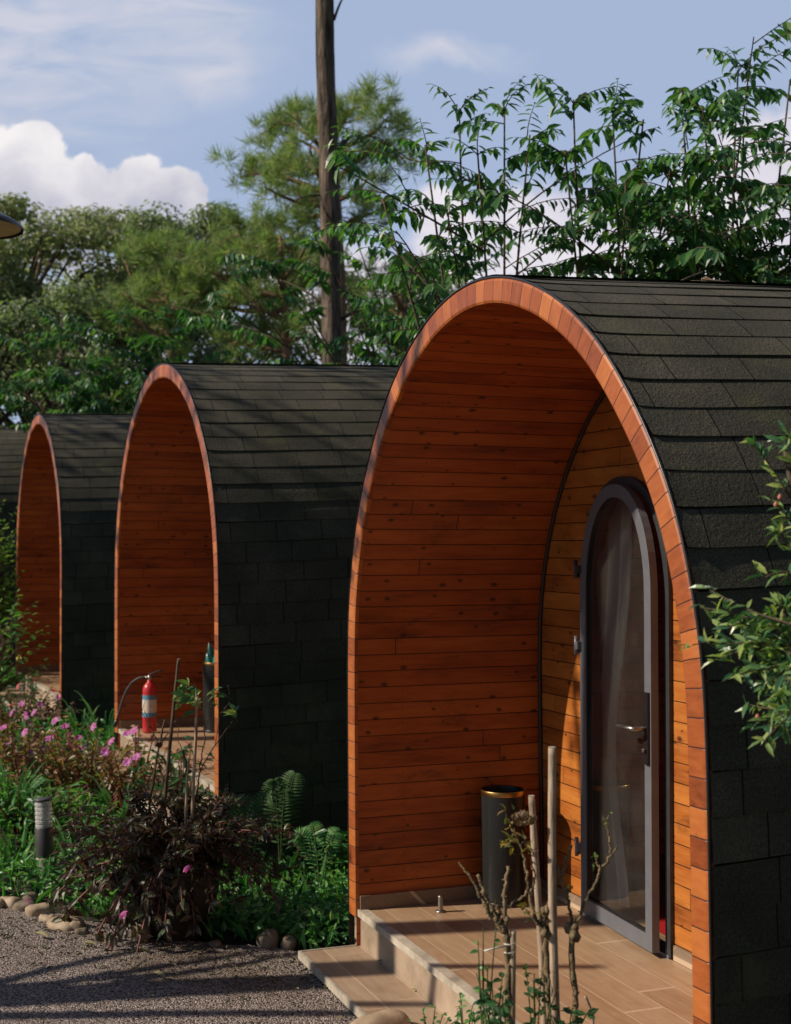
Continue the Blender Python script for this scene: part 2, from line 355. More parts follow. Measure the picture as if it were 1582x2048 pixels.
def mat_leaf(name, cols, rough=.42, trans=.3, spec=.5, tcol=None, vein=True):
    m, nt = material(name)
    g = nt.n('ShaderNodeNewGeometry'); rnd = g.outputs['Random Per Island']
    u, v, _ = nt.sep(uvnode(nt)); oc = objco(nt)
    c = nt.ramp(rnd, [(i / (len(cols) - 1) if len(cols) > 1 else 0, q) for i, q in enumerate(cols)])
    n = nt.noise(oc, 1.3, 3.0)
    c = nt.mix(nt.m('MULTIPLY', nt.m('SUBTRACT', n, .3), .8), c, nt.mix(1.0, c, (.55, .6, .6), 'MULTIPLY'))
    if vein:
        mid = nt.smooth(nt.m('ABSOLUTE', nt.m('SUBTRACT', u, .5)), .06, .02)
        c = nt.mix(nt.m('MULTIPLY', mid, .35), c, nt.mix(.5, c, (.3, .4, .12)))
    a = pbr(nt, c, rough, spec=spec)
    if trans > 0:
        t = nt.n('ShaderNodeBsdfTranslucent'); nt.put(t.inputs[0], nt.mix(1.0, c, tcol or (1.6, 1.9, .7), 'MULTIPLY'))
        ms = nt.n('ShaderNodeMixShader'); nt.put(ms.inputs[0], trans); nt.put(ms.inputs[1], a); nt.put(ms.inputs[2], t.outputs[0]); a = ms.outputs[0]
    finish(nt, a); return m
def mat_plain(name, col, rough=.5, metal=0.0, spec=.5, var=.12, scale=14.0, **kw):
    m, nt = material(name)
    n = nt.noise(objco(nt), scale, 5.0, .6)
    lo = tuple(c * (1 - var * 1.6) for c in col); hi = tuple(min(1, c * (1 + var)) for c in col)
    finish(nt, pbr(nt, nt.ramp(n, [(.3, lo), (.7, hi)]), nt.m('ADD', rough - .06, nt.m('MULTIPLY', n, .14)), metal=metal, spec=spec, **kw)); return m

WOOD = mat_planks('stained pine lining', ((0.11, 0.019, 0.005), (0.325, 0.066, 0.012), (0.48, 0.122, 0.023)), length=3.4)
WALLW = mat_planks('stained pine end wall', ((0.15, 0.036, 0.008), (0.38, 0.112, 0.020), (0.55, 0.200, 0.038)), pitch=.078, length=3.0)
TRIM = mat_trim(); SHINGLE = mat_shingle(); TILE = mat_tile()
FASCIA = mat_noise('stained step tile', [(.3, (.20, .15, .10)), (.52, (.38, .28, .20)), (.75, (.48, .36, .26))], 4.5, .45, .15, .004)
NOSING = mat_noise('weathered pale nosing', [(.3, (.20, .17, .13)), (.5, (.42, .36, .28)), (.7, (.58, .5, .40))], 9, .6, .4, .004)
ALU = mat_plain('grey powder coated aluminium', (.125, .128, .145), .38, 0.0, .5, .06)
DARKALU = mat_plain('dark grey frame paint', (.035, .037, .042), .4, 0, .5, .1)
BLACK = mat_plain('black coated steel', (.012, .012, .013), .35, 0, .5, .1)
CHROME = mat_plain('brushed steel', (.34, .32, .29), .38, 1.0, .5, .05)
GOLD = mat_plain('tarnished brass', (.42, .25, .085), .33, 1.0, .5, .06)

def mat_glass():
    m, nt = material('window glass')
    f = nt.n('ShaderNodeFresnel', IOR=1.5).outputs[0]
    g = nt.n('ShaderNodeBsdfGlossy', Roughness=.02); t = nt.n('ShaderNodeBsdfTransparent'); t.inputs[0].default_value = (.92, .94, .92, 1)
    ms = nt.n('ShaderNodeMixShader'); nt.put(ms.inputs[0], nt.m('ADD', nt.m('MULTIPLY', f, 1.3), .03)); nt.put(ms.inputs[1], t.outputs[0]); nt.put(ms.inputs[2], g.outputs[0])
    sm = nt.smooth(nt.noise(objco(nt), 5.0, 6.0, .65), .3, .75); df = nt.n('ShaderNodeBsdfDiffuse'); df.inputs[0].default_value = (.55, .50, .44, 1)
    m2 = nt.n('ShaderNodeMixShader'); nt.put(m2.inputs[0], nt.m('ADD', .018, nt.m('MULTIPLY', sm, .035))); nt.put(m2.inputs[1], ms.outputs[0]); nt.put(m2.inputs[2], df.outputs[0])
    finish(nt, m2.outputs[0]); return m
GLASS = mat_glass()

# ------------------------------------------------------------------ ground
def build_ground():
    xs = np.concatenate([np.linspace(-90, -8, 22)[:-1], np.linspace(-8, 8, 81), np.linspace(8, 90, 22)[1:]])
    ys = np.concatenate([np.linspace(-30, 2, 9)[:-1], np.linspace(2, 18, 81), np.linspace(18, 140, 30)[1:]])
    X, Y = np.meshgrid(xs, ys, indexing='ij'); V = np.stack([X, Y, gz(X, Y) - .02], -1)
    mb = MB(); mb.grid(V, np.stack([X, Y], -1))
    soil = mat_noise('damp garden soil', [(.3, (.014, .012, .008)), (.55, (.035, .032, .018)), (.8, (.06, .055, .03))], 3.0, .95, .8, .04, .2)
    tag(mb.build('ground', soil), kind='structure')
    # gravel forecourt: a fine sheet 4 mm above and more, its far edge following the stone kerb
    m, nt = material('pea gravel'); oc = objco(nt)
    v1 = nt.n('ShaderNodeTexVoronoi', Scale=115.0); v2 = nt.n('ShaderNodeTexVoronoi', Scale=230.0)
    nt.put(v1.inputs['Vector'], oc); nt.put(v2.inputs['Vector'], oc)
    cr = nt.sep(v1.outputs['Color'])[0]; cr2 = nt.sep(v2.outputs['Color'])[1]
    c = nt.ramp(nt.m('ADD', nt.m('MULTIPLY', cr, .65), nt.m('MULTIPLY', cr2, .35)), [(.15, (.13, .10, .085)), (.5, (.29, .228, .20)), (.85, (.54, .45, .40))])
    c = nt.mix(nt.m('MULTIPLY', nt.smooth(nt.noise(oc, 1.7, 4.0, .6), .50, .68), .6), c, (.13, .085, .045))
    c = nt.mix(nt.smooth(v1.outputs['Distance'], .55, .8), c, (.03, .025, .022))
    h = nt.m('ADD', nt.m('SUBTRACT', 1.0, v1.outputs['Distance']), nt.m('MULTIPLY', nt.m('SUBTRACT', 1.0, v2.outputs['Distance']), .5))
    finish(nt, pbr(nt, c, .85, nt.bump(h, 1.0, .012), spec=.3))
    n, k = 150, 120
    tx = np.linspace(-7, 1.0, n); V = np.zeros((n, k, 3)); r = rs(5)
    edge = np.interp(tx, [-7, -3, -2.2, -1.85, -1.45, -1.1, -.8, -.5, -.3, 1.0], [7.6, 7.1, 6.95, 6.72, 6.45, 6.22, 6.12, 6.05, 5.9, 5.9])
    for i in range(n):
        V[i, :, 0] = tx[i]; V[i, :, 1] = np.linspace(1.0, edge[i] + .04, k)
    V[..., 2] = .104 + .008 * np.sin(V[..., 0] * 3) * np.sin(V[..., 1] * 2.3) + r.normal(0, .0022, (n, k)) + gz(V[..., 0], np.minimum(V[..., 1], 6.4)) - .1
    mb = MB(); mb.grid(V, V[..., :2]); tag(mb.build('gravel', m), kind='structure')
build_ground()

# ------------------------------------------------------------------ pods
YAW = math.atan(1031 / FPX)
_zt = np.array([-.30, .3, .7, 1.1, 1.3, 1.5, 1.6, 1.7, 1.8, 1.9, 2.0, 2.1, 2.2, 2.3, 2.4, 2.5, 2.6, 2.65, 2.7, 2.74, 2.78, 2.81, 2.827, 2.835])
_hw = np.array([1.40, 1.402, 1.404, 1.404, 1.404, 1.398, 1.39, 1.371, 1.345, 1.314, 1.272, 1.221, 1.155, 1.079, .99, .890, .755, .672, .575, .483, .367, .246, .14, 0])
_md = np.interp(_zt, [.3, 2.0, 2.835], [0, .034, .07])
def outline(n=220):
    near = np.stack([-_hw + _md, _zt], -1); far = np.stack([_hw + _md, _zt], -1)[::-1][1:]
    P = np.concatenate([near, far])
    L = np.concatenate([[0], np.cumsum(np.linalg.norm(np.diff(P, axis=0), axis=1))])
    def res(P, n):
        L = np.concatenate([[0], np.cumsum(np.linalg.norm(np.diff(P, axis=0), axis=1))]); s = np.linspace(0, L[-1], n)
        return np.stack([np.interp(s, L, P[:, 0]), np.interp(s, L, P[:, 1])], -1)
    P = res(P, n)
    for _ in range(12):
        Q = P.copy(); Q[1:-1] = .25 * P[:-2] + .5 * P[1:-1] + .25 * P[2:]; P = Q
    return res(P, n)
OUT = outline()
def offset(P, d):
    T = unit(np.gradient(P, axis=0)); N = np.stack([-T[:, 1], T[:, 0]], -1)   # points outwards: left of travel, near->top->far
    return P + N * d
def plen(P): return np.concatenate([[0], np.cumsum(np.linalg.norm(np.diff(P, axis=0), axis=1))])
INN = offset(OUT, -.082)
POD_L = 4.6; ROOF_RISE = .042; WALL_U = .90; FLOOR = .30; STEP = .145
def plane_mesh(mb, rings, u, uvf, flip=False):
    """flat polygon with holes in the plane x = u; rings are lists of (t, z)"""
    R3 = [[Vector((p[0], p[1], 0)) for p in r] for r in rings]
    tri = tessellate_polygon(R3); flat = np.array([p for r in rings for p in r])
    V = np.stack([np.full(len(flat), u), flat[:, 0], flat[:, 1]], -1)
    F = np.array([t[::-1] if flip else t for t in tri])
    # consistent winding
    a = flat[F]; s = (a[:, 1, 0] - a[:, 0, 0]) * (a[:, 2, 1] - a[:, 0, 1]) - (a[:, 1, 1] - a[:, 0, 1]) * (a[:, 2, 0] - a[:, 0, 0])
    F[(s > 0) != flip] = F[(s > 0) != flip][:, ::-1]
    mb.add(V, F, [uvf(p) for p in flat])
DT0, DT1, DZ0, DZS, DZT = .215, .925, .305, 1.70, 2.185      # door frame: near / far edge, sill, spring line, crown
def door_ring(inset, n=26, bottom=None):
    t0, t1, z1 = DT0 + inset, DT1 - inset, DZT - inset; z0 = DZ0 if bottom is None else bottom
    c, a, b = (t0 + t1) / 2, (t1 - t0) / 2, z1 - DZS
    th = np.linspace(0, math.pi, n)
    arc = [(c - a * math.copysign(abs(math.cos(q)) ** .92, math.cos(q)), DZS + b * math.sin(q) ** .96 if q not in (0, math.pi) else DZS) for q in th]
    return [(t0, z0)] + arc + [(t1, z0)]
def frame_mesh(mb, outer, inner, u0, u1, closed=False):
    """solid bar of rectangular section between two matching open outlines"""
    A = np.array(outer); B = np.array(inner); n = len(A)
    def v(P, u): return np.stack([np.full(n, u), P[:, 0], P[:, 1]], -1)
    ring = np.stack([v(A, u0), v(A, u1), v(B, u1), v(B, u0), v(A, u0)], 1)
    s = plen(A); uv = np.stack([np.broadcast_to(s[:, None], (n, 5)), np.broadcast_to(np.array([0, .05, .1, .15, .2])[None], (n, 5))], -1)
    mb.grid(ring, uv, smooth=False, flip=True)
    if closed: mb.grid(ring[[-1, 0]], uv[[-1, 0]], smooth=False, flip=True)
    else:
        e = len(mb.v); b = mb.n - n * 5
        mb.f.append(('l', [(b, b + 1, b + 2, b + 3), tuple(b + (n - 1) * 5 + q for q in (3, 2, 1, 0))])); mb.mi.append(np.full(2, mb.cur, np.int32)); mb.sm.append(np.zeros(2, bool))

ADDED_WIN = [(-.93, .57), (.93, .57), (.93, 2.03), (-.93, 2.03)]  # unseen rear opening, added to brighten the pod interior behind the glass door
def make_pod():
    root = empty('glamping_pod', (.313, 4.73, 0), YAW)
    # --- shingle roof: stepped courses, real laps
    mb = MB(); r = rs(11)
    apex = int(np.argmax(OUT[:, 1]))
    us = np.concatenate([np.array([0, .02, .05, .09, .14, .2, .28]), np.linspace(.4, POD_L, 30)])
    for side in (0, 1):
        P = OUT[:apex + 1] if side == 0 else OUT[apex:][::-1]      # from the ground up to the ridge
        L = plen(P); nc = int(round(L[-1] / .115)); edges = np.linspace(0, L[-1], nc + 1)
        sg = 1 if side == 0 else -1
        N = unit(np.stack([-np.gradient(P[:, 1]), np.gradient(P[:, 0])], -1)) * sg
        def pt(s, d): return np.array([np.interp(s, L, P[:, 0]) + d * np.interp(s, L, N[:, 0]), np.interp(s, L, P[:, 1]) + d * np.interp(s, L, N[:, 1])])
        for c in range(nc):
            s0, s1 = edges[c], edges[c + 1]
            cols = []; uv = []
            ph = r.uniform(0, 6, 3); lift = r.uniform(.0042, .0065)
            for (s, d, vv) in ((s0, -.004, .02), (s0, lift, .03), (.5 * (s0 + s1), lift * .55, .5), (s1, .0005, .97)):
                row = []
                for u in us:
                    w = .0022 * math.sin(u * 2.3 + ph[0]) + .0012 * math.sin(u * 7 + ph[1])
                    curl = .010 * math.exp(-u / .07) * (1 if vv < .3 else .3)
                    q = pt(min(max(s + w + curl * .6, 0), L[-1]), d + .004 * math.exp(-u / .05) + (.0015 * math.sin(u * 5 + ph[2]) if vv < .1 else 0))
                    row.append((u - .012, q[0], q[1] + ROOF_RISE * u))
                cols.append(row); uv.append([(u, c + 50 * side + vv * .98) for u in us])
            mb.grid(np.array(cols), uv, smooth=False, flip=(side == 0))
    # ridge cap
    rc = []
    for k, q in enumerate(np.linspace(-1, 1, 9)):
        i = apex + int(round(q * 5)); p = offset(OUT, .013)[i]
        rc.append([(u - .012, p[0], p[1] + ROOF_RISE * u) for u in us])
    mb.grid(np.array(rc), [[(u, 120 + .1 * k) for u in us] for k in range(9)], smooth=True, flip=True)
    mb.build('shingle_roof', SHINGLE, root)
    # --- lining inside, from the trim to the back
    mb = MB(); s = plen(INN); us2 = np.array([-.014, .9, 2.4, POD_L - .02])
    mb.grid(np.stack([[(u, p[0], p[1]) for u in us2] for p in INN]), [[(u, q) for u in us2] for q in s], flip=False)
    mb.build('timber_lining', WOOD, root)
    # --- face trim round the arch
    mb = MB(); s = plen(OUT); o2, i2 = offset(OUT, -.002), offset(OUT, -.0845)
    keep = o2[:, 1] > FLOOR - .03; s = s[keep]; o2 = o2[keep]; i2 = i2[keep]
    ring = np.stack([[(.0, a[0], a[1]), (-.018, a[0], a[1]), (-.022, *(a * .9 + b * .1)), (-.022, *(a * .1 + b * .9)), (-.018, b[0], b[1]), (-.002, b[0], b[1])] for a, b in zip(o2, i2)])
    vv = np.array([-.05, 0, .008, .074, .082, .13]); n = len(s)
    mb.grid(ring, np.stack([np.broadcast_to(s[:, None], (n, 6)), np.broadcast_to(vv[None], (n, 6))], -1), smooth=False, flip=True)
    mb.build('arch_trim', TRIM, root)
    # drip edge: thin dark bead between trim and shingles
    mb = MB(); mb.tube([(-.019, p[0], p[1]) for p in offset(OUT, .003)], .0045, 5); mb.build('drip_edge', BLACK, root)
    # --- wall with the door opening
    mb = MB(); dr = door_ring(.012)
    wall_out = [tuple(p) for p in offset(OUT, -.0825) if p[1] > FLOOR - .02]
    a, b = wall_out[0], wall_out[-1]
    notch = [(b[0], FLOOR - .02), (dr[-1][0], FLOOR - .02)] + dr[::-1][0:] + [(dr[0][0], FLOOR - .02), (a[0], FLOOR - .02)]
    plane_mesh(mb, [wall_out + notch], WALL_U, lambda p: (p[0], p[1] + .03))
    plane_mesh(mb, [wall_out + notch], WALL_U + .05, lambda p: (p[0], p[1] + .03), flip=True)
    mb.build('end_wall', WALLW, root)
    mb = MB(); i3 = offset(OUT, -.090); i4 = offset(OUT, -.10)
    cp = [(WALL_U - .008, p[0], p[1]) for p in offset(OUT, -.091) if p[1] > FLOOR]
    mb.tube(cp, .0095, 6); mb.build('corner_bead', mat_plain('dark stained bead', (.03, .013, .008), .5), root)
    # rear wall, pierced by an unseen window added to light the room
    mb = MB(); plane_mesh(mb, [[tuple(p) for p in offset(OUT, -.083)], ADDED_WIN], POD_L - .03, lambda p: (p[0], p[1])); plane_mesh(mb, [[tuple(p) for p in offset(OUT, -.002)], ADDED_WIN], POD_L - .01, lambda p: (p[0], p[1]), flip=True)
    mb.build('rear_wall', WALLW, root)
    mb = MB(); frame_mesh(mb, [(-.96, .54), (-.96, 2.06), (.96, 2.06), (.96, .54)], [(-.90, .60), (-.90, 2.0), (.90, 2.0), (.90, .60)], POD_L - .05, POD_L + .01, closed=True); wf = mb.build('rear_window', DARKALU, root)
    mb = MB(); plane_mesh(mb, [[(-.905, .595), (-.905, 2.005), (.905, 2.005), (.905, .595)]], POD_L - .02, lambda p: p); mb.build('pane', GLASS, wf)
    # --- floor, skirting, step
    hwf = float(np.interp(FLOOR, INN[:60, 1], np.abs(INN[:60, 0]))) - .002
    mb = MB(); V = np.array([[(-.005, t, FLOOR) for t in (-hwf, hwf)], [(POD_L - .05, t, FLOOR) for t in (-hwf, hwf)]])
    mb.grid(V, V[..., :2] + .05, flip=False)
    mb.build('porch_floor', TILE, root)
    SK = mat_tile('skirting tile', ((.16, .11, .075), (.24, .165, .11), (.30, .21, .15)), .6, .4)
    for lo, hi in (((0, hwf - .012, FLOOR + .001), (WALL_U - .003, hwf, FLOOR + .062)), ((0, -hwf, FLOOR + .001), (WALL_U - .003, -hwf + .012, FLOOR + .062)),
                   ((WALL_U - .012, DT1 + .01, FLOOR + .001), (WALL_U - .001, hwf - .014, FLOOR + .058)), ((WALL_U - .012, -hwf + .014, FLOOR + .001), (WALL_U - .001, DT0 - .01, FLOOR + .058))):
        mb = MB(); mb.box(lo, hi); mb.build('skirting', SK, root)
    mb = MB()
    mb.box((.004, -1.40, -.35), (.05, 1.40, FLOOR - .026)); mb.build('porch_riser', FASCIA, root)
    mb = MB()
    mb.box((-.010, -hwf - .03, FLOOR - .026), (.035, hwf + .03, FLOOR + .0035)); mb.build('porch_nosing', NOSING, root)
    # step slab
    mb = MB(); sx = -.265
    V = np.array([[(sx, t, STEP) for t in (-1.40, 1.32)], [(.002, t, STEP) for t in (-1.40, 1.32)]])
    mb.grid(V, V[..., :2] + np.array([.33, .2]), flip=False)
    st = mb.build('step', mat_tile('step tile', ((.22, .145, .092), (.34, .23, .15), (.43, .31, .21)), .165, .62, .4), root)
    mb = MB(); mb.box((sx - .012, -1.40, STEP - .03), (sx + .001, 1.332, STEP + .003)); mb.box((sx + .002, 1.321, STEP - .03), (.001, 1.332, STEP + .0025))
    mb.box((sx + .03, -1.39, -.3), (.0, 1.30, STEP - .02)); mb.build('step_edge', NOSING, st)
    # --- door frame
    mb = MB(); frame_mesh(mb, door_ring(0), door_ring(.035), WALL_U - .018, WALL_U + .07)
    fr = mb.build('door_frame', DARKALU, root)
    mb = MB(); mb.box((WALL_U - .02, DT0 + .01, FLOOR + .001), (WALL_U + .075, DT1 - .01, FLOOR + .014)); mb.build('threshold', ALU, fr)
    # --- leaf, hinged at the far edge, a little ajar
    hinge = Vector((WALL_U - .022, DT1 - .034, 0))
    door = empty('door', hinge, 0); door.parent = root
    ob, ib = door_ring(.034, bottom=FLOOR + .022), door_ring(.088, bottom=FLOOR + .085)
    sh = lambda R: [(p[0] - hinge.y, p[1]) for p in R]
    mb = MB(); frame_mesh(mb, sh(ob), sh(ib), -.015, .017, closed=True); lf = mb.build('leaf_frame', ALU, door)
    mb = MB(); frame_mesh(mb, sh(door_ring(.087, bottom=FLOOR + .084)), sh(door_ring(.095, bottom=FLOOR + .092)), -.011, .011, closed=True); mb.build('glazing_gasket', BLACK, door)
    mb = MB(); g = sh(door_ring(.0875, bottom=FLOOR + .0845))
    plane_mesh(mb, [g], 0.0, lambda p: p); mb.build('glass_pane', GLASS, door)
    # hinges
    for z in (.60, 1.47, 1.80):
        mb = MB()
        mb.box((-.034, -.014, z - .022), (-.0148, .016, z + .012)); mb.tube([(-.028, .014, z - .045), (-.028, .014, z + .035)], .0085, 10)
        mb.box((-.026, .016, z - .04), (-.008, .034, z - .004)); mb.build('hinge', DARKALU if z > 1.5 else ALU, door)
    # handle plate, lever, keyhole on the free stile
    tt = sh(ob)[0][0] + .027
    mb = MB(); mb.box((-.026, tt - .018, 1.045), (-.0155, tt + .018, 1.325)); mb.box((.0175, tt - .018, 1.045), (.028, tt + .018, 1.325))
    hp = mb.build('handle_plate', BLACK, door)
    mb = MB(); mb.tube([(-.022, tt, 1.185), (-.075, tt, 1.185), (-.082, tt + .012, 1.185), (-.084, tt + .05, 1.183), (-.084, tt + .125, 1.182)], [.010, .010, .0105, .010, .008], 10)
    mb.build('lever', CHROME, hp)
    mb = MB(); mb.tube([(-.03, tt, 1.10), (-.040, tt, 1.10)], .008, 10); mb.build('lock_cylinder', CHROME, hp)
    door.rotation_euler = (0, 0, rad(-3.6))
    return root
pod = make_pod()
PG = 'arched timber pods standing in a row'
tag(pod, 'nearest arched timber pod, its wide porch, glass door and wooden wall in full view', 'cabin', PG)
yaw2 = rad(23.3)
for (x, y, dz, yw, lab) in ((-1.51, 8.77, .244, yaw2, 'second arched pod with the red fire extinguisher on its porch'),
                        (-3.35, 12.7, .295, yaw2, 'third arched pod with a narrow-looking opening behind red flowers'),
                        (-5.25, 16.7, .50, yaw2, 'farthest pod, only its shingled roof showing at the left edge')):
    c = copy_tree(pod); c.location = (x, y, dz); c.rotation_euler = (0, 0, yw); c['label'] = lab
def podpt(u, t, z, base=(.313, 4.73, 0), yw=YAW):
    c, s = math.cos(yw), math.sin(yw); return np.array([base[0] + c * u - s * t, base[1] + s * u + c * t, base[2] + z])

# ------------------------------------------------------------------ things on and in the porches
def build_bin(name, loc, parts_rot=0.0):
    root = empty(name, loc, parts_rot); R, H = .098, .505
    m, nt = material('perforated black steel')
    u, v, _ = nt.sep(uvnode(nt))
    k = 88.0; uu = nt.m('MULTIPLY', u, k); vv = nt.m('MULTIPLY', v, 140.0)
    rowf = nt.m('FLOOR', vv); sh = nt.m('MULTIPLY', nt.m('MODULO', rowf, 2.0), .5)
    fx = nt.m('SUBTRACT', nt.m('FRACT', nt.m('ADD', uu, sh)), .5); fy = nt.m('SUBTRACT', nt.m('FRACT', vv), .5)
    dd = nt.m('SQRT', nt.m('ADD', nt.m('MULTIPLY', fx, fx), nt.m('MULTIPLY', fy, fy)))
    hole = nt.smooth(dd, .34, .26)
    c = nt.mix(hole, (.020, .021, .021), (.002, .002, .002))
    finish(nt, pbr(nt, c, .32, nt.bump(nt.m('SUBTRACT', 1.0, hole), .6, .003), metal=.3)) if False else finish(nt, pbr(nt, c, nt.m('ADD', .33, nt.m('MULTIPLY', hole, .5)), nt.bump(nt.m('SUBTRACT', 1.0, hole), .8, .003), spec=.4))
    mb = MB(); mb.lathe([(R * .94, 0), (R * .955, .006), (R, H - .02)], k=48); mb.build('bin_body', m, root)
    mb = MB(); mb.lathe([(R - .0035, H - .002), (R - .006, H - .03), (R * .93, .012), (0, .012)], k=48); mb.build('liner', BLACK, root)
    mb = MB(); mb.lathe([(R + .001, H - .022), (R + .002, H - .019), (R + .0025, H - .003), (R + .001, H), (R - .003, H)], k=48); mb.build('brass_rim', GOLD, root)
    mb = MB(); mb.lathe([(R * .945, -.001), (R * .97, .001), (R * .97, .014), (R * .945, .016)], k=40); mb.build('base_ring', BLACK, root)
    return root
b1 = build_bin('waste_bin', at(1006, 1090 + 1.6 * FPX / 6.08, 6.08) * np.array([1, 1, 0]) + np.array([0, 0, FLOOR + .002]))
tag(b1, 'black perforated bin with brass rim in the corner of the nearest porch', 'bin', 'perforated bins on the porches')
P2 = (-1.51, 8.77, .244)
p = np.array(podpt(.62, .92, FLOOR + .002, P2, yaw2))
b2 = copy_tree(b1); b2.location = p; b2['label'] = 'perforated bin stuffed with teal bags on the second porch'
mb = MB(); r = rs(3)
for k in range(5):
    a = k * 1.26; c = np.array([.045 * math.cos(a), .045 * math.sin(a), .47]); h = (.13, .09, .17, .10, .14)[k]
    n = 9; V = []
    for i in range(7):
        q = i / 6; rr = .040 * (1 - q) ** .7 + .003
        V.append([c + np.array([math.cos(t) * rr * (1 + .35 * math.sin(3 * t + k)) + .03 * q * math.cos(a), math.sin(t) * rr * (1 + .3 * math.cos(2 * t + k)) + .03 * q * math.sin(a), h * q]) for t in np.linspace(0, 2 * math.pi, n)])
    mb.grid(V)
o = mb.build('plastic_bags', mat_plain('teal plastic', (.012, .16, .135), .3, 0, .6, .3, 30), None, p); tag(o, 'crumpled teal plastic bags poking out of the bin', 'bags')

def label_print():
    m, nt = material('faded printed label'); u, v, _ = nt.sep(uvnode(nt))
    row = nt.m('MULTIPLY', v, 95.0); ln = nt.m('LESS_THAN', nt.m('FRACT', row), .42); wd = nt.m('GREATER_THAN', nt.noise(nt.vec(nt.m('MULTIPLY', u, 60.0), nt.m('FLOOR', row)), 1.0, 2.0), .50)
    blk = nt.m('GREATER_THAN', nt.noise(nt.vec(nt.m('MULTIPLY', u, 9.0), nt.m('MULTIPLY', v, 14.0)), 1.0, 1.0), .60)
    c = nt.mix(nt.m('MULTIPLY', nt.m('MULTIPLY', ln, wd), .6), (.66, .58, .51), (.16, .10, .10)); c = nt.mix(nt.m('MULTIPLY', blk, .75), c, (.62, .36, .13))
    finish(nt, pbr(nt, c, .5)); return m
def build_extinguisher():
    root = empty('fire_extinguisher', podpt(.16, 1.05, FLOOR + .004, P2, yaw2), yaw2); root.scale = (.93, .93, .93)
    red = mat_plain('red enamel', (.50, .025, .028), .3, 0, .5, .08); lab = label_print()
    blue = mat_plain('blue print band', (.10, .24, .36), .5); rub = mat_plain('worn black rubber', (.04, .035, .033), .6)
    R = .055
    mb = MB(); mb.lathe([(0, .0), (R * .9, .0), (R, .012), (R, .315), (R * .95, .345), (R * .72, .372), (R * .4, .386), (.02, .392), (.02, .405), (0, .405)], k=36); mb.build('cylinder', red, root)
    mb = MB(); mb.lathe([(R + .0008, .155), (R + .0008, .255)], k=36); lb = mb.build('label', lab, root)
    for za, zb in ((.12, .1545), (.2555, .29)):
        mb = MB(); mb.lathe([(R + .0009, za), (R + .0009, zb)], k=36); mb.build('label_band', blue, lb)
    mb = MB(); mb.lathe([(.017, .405), (.019, .412), (.019, .436), (.012, .442), (0, .442)], k=18); mb.tube([(0, 0, .425), (-.035, .01, .425)], .008, 8); mb.build('valve', CHROME, root)
    mb = MB(); mb.tube([(-.012, 0, .442), (.02, 0, .452), (.06, -.01, .468), (.105, -.02, .476)], .007, 6); mb.tube([(-.005, 0, .428), (.04, -.004, .43), (.09, -.014, .425)], .006, 6); mb.build('handle', rub, root)
    mb = MB(); Q = np.array([(-.035, .010, .425), (-.075, .035, .420), (-.12, .075, .385), (-.155, .115, .32), (-.18, .145, .24), (-.20, .165, .16), (-.215, .180, .09)])
    ts = np.linspace(0, 1, 26); s = plen(Q) / plen(Q)[-1]; mb.tube(np.stack([np.interp(ts, s, Q[:, i]) for i in range(3)], -1), .0095, 8); h = mb.build('hose', rub, root)
    mb = MB(); mb.tube([Q[-1], Q[-1] + np.array([-.008, .008, -.03]), Q[-1] + np.array([-.016, .014, -.062])], [.010, .014, .017], 10); mb.build('nozzle', BLACK, h)
    return tag(root, 'red fire extinguisher with black hose standing on the second porch', 'fire extinguisher')
build_extinguisher()
# door stop peg
q = at(881, 1090 + 1.6 * FPX / 5.93, 5.93); root = empty('door_stop', (q[0], q[1], FLOOR + .001))
mb = MB(); mb.lathe([(0, 0), (.022, 0), (.023, .004), (.014, .007)], k=20); mb.build('foot', CHROME, root)
mb = MB(); mb.lathe([(.0115, .006), (.0115, .066), (.010, .07), (0, .07)], k=16); mb.build('peg', CHROME, root)
tag(root, 'small steel door stop peg on the tiled floor of the nearest porch', 'door stop')
# red mat and curtain just inside the glass door
mb = MB(); n = 26; V = np.zeros((n, 14, 3))
for i in range(n):
    for j in range(14):
        th = i / (n - 1) * 2 * math.pi; rr = j / 13
        V[i, j] = podpt(1.28 + .26 * rr * math.cos(th), .50 + .36 * rr * math.sin(th), FLOOR + .012 + .004 * math.sin(9 * th) * rr)
mb.grid(V, flip=True); o = mb.build('door_mat', mat_noise('red woven mat', [(.3, (.35, .012, .015)), (.7, (.60, .03, .03))], 60, .9, .4, .004, .1)); tag(o, 'red oval mat on the floor just inside the glass door', 'mat')
mb = MB(); n = 60; V = np.zeros((n, 16, 3))
for i in range(n):
    a = i / (n - 1)
    for j in range(16):
        z = j / 15; gather = 1 - .42 * math.exp(-((z - .36) / .30) ** 2)
        t = 1.09 - (.03 + .36 * a * gather); u = .985 + .022 * math.sin(a * 34) * (.6 + .4 * gather) + .02 * math.sin(a * 9)
        V[i, j] = podpt(u, t, .36 + z * 1.78)
mb.grid(V); o = mb.build('curtain', mat_leaf('ivory curtain cloth', [(.82, .74, .64)], .9, .45, tcol=(1.0, .97, .9), vein=False)); tag(o, 'pale ivory curtain gathered behind the glass of the open door', 'curtain')
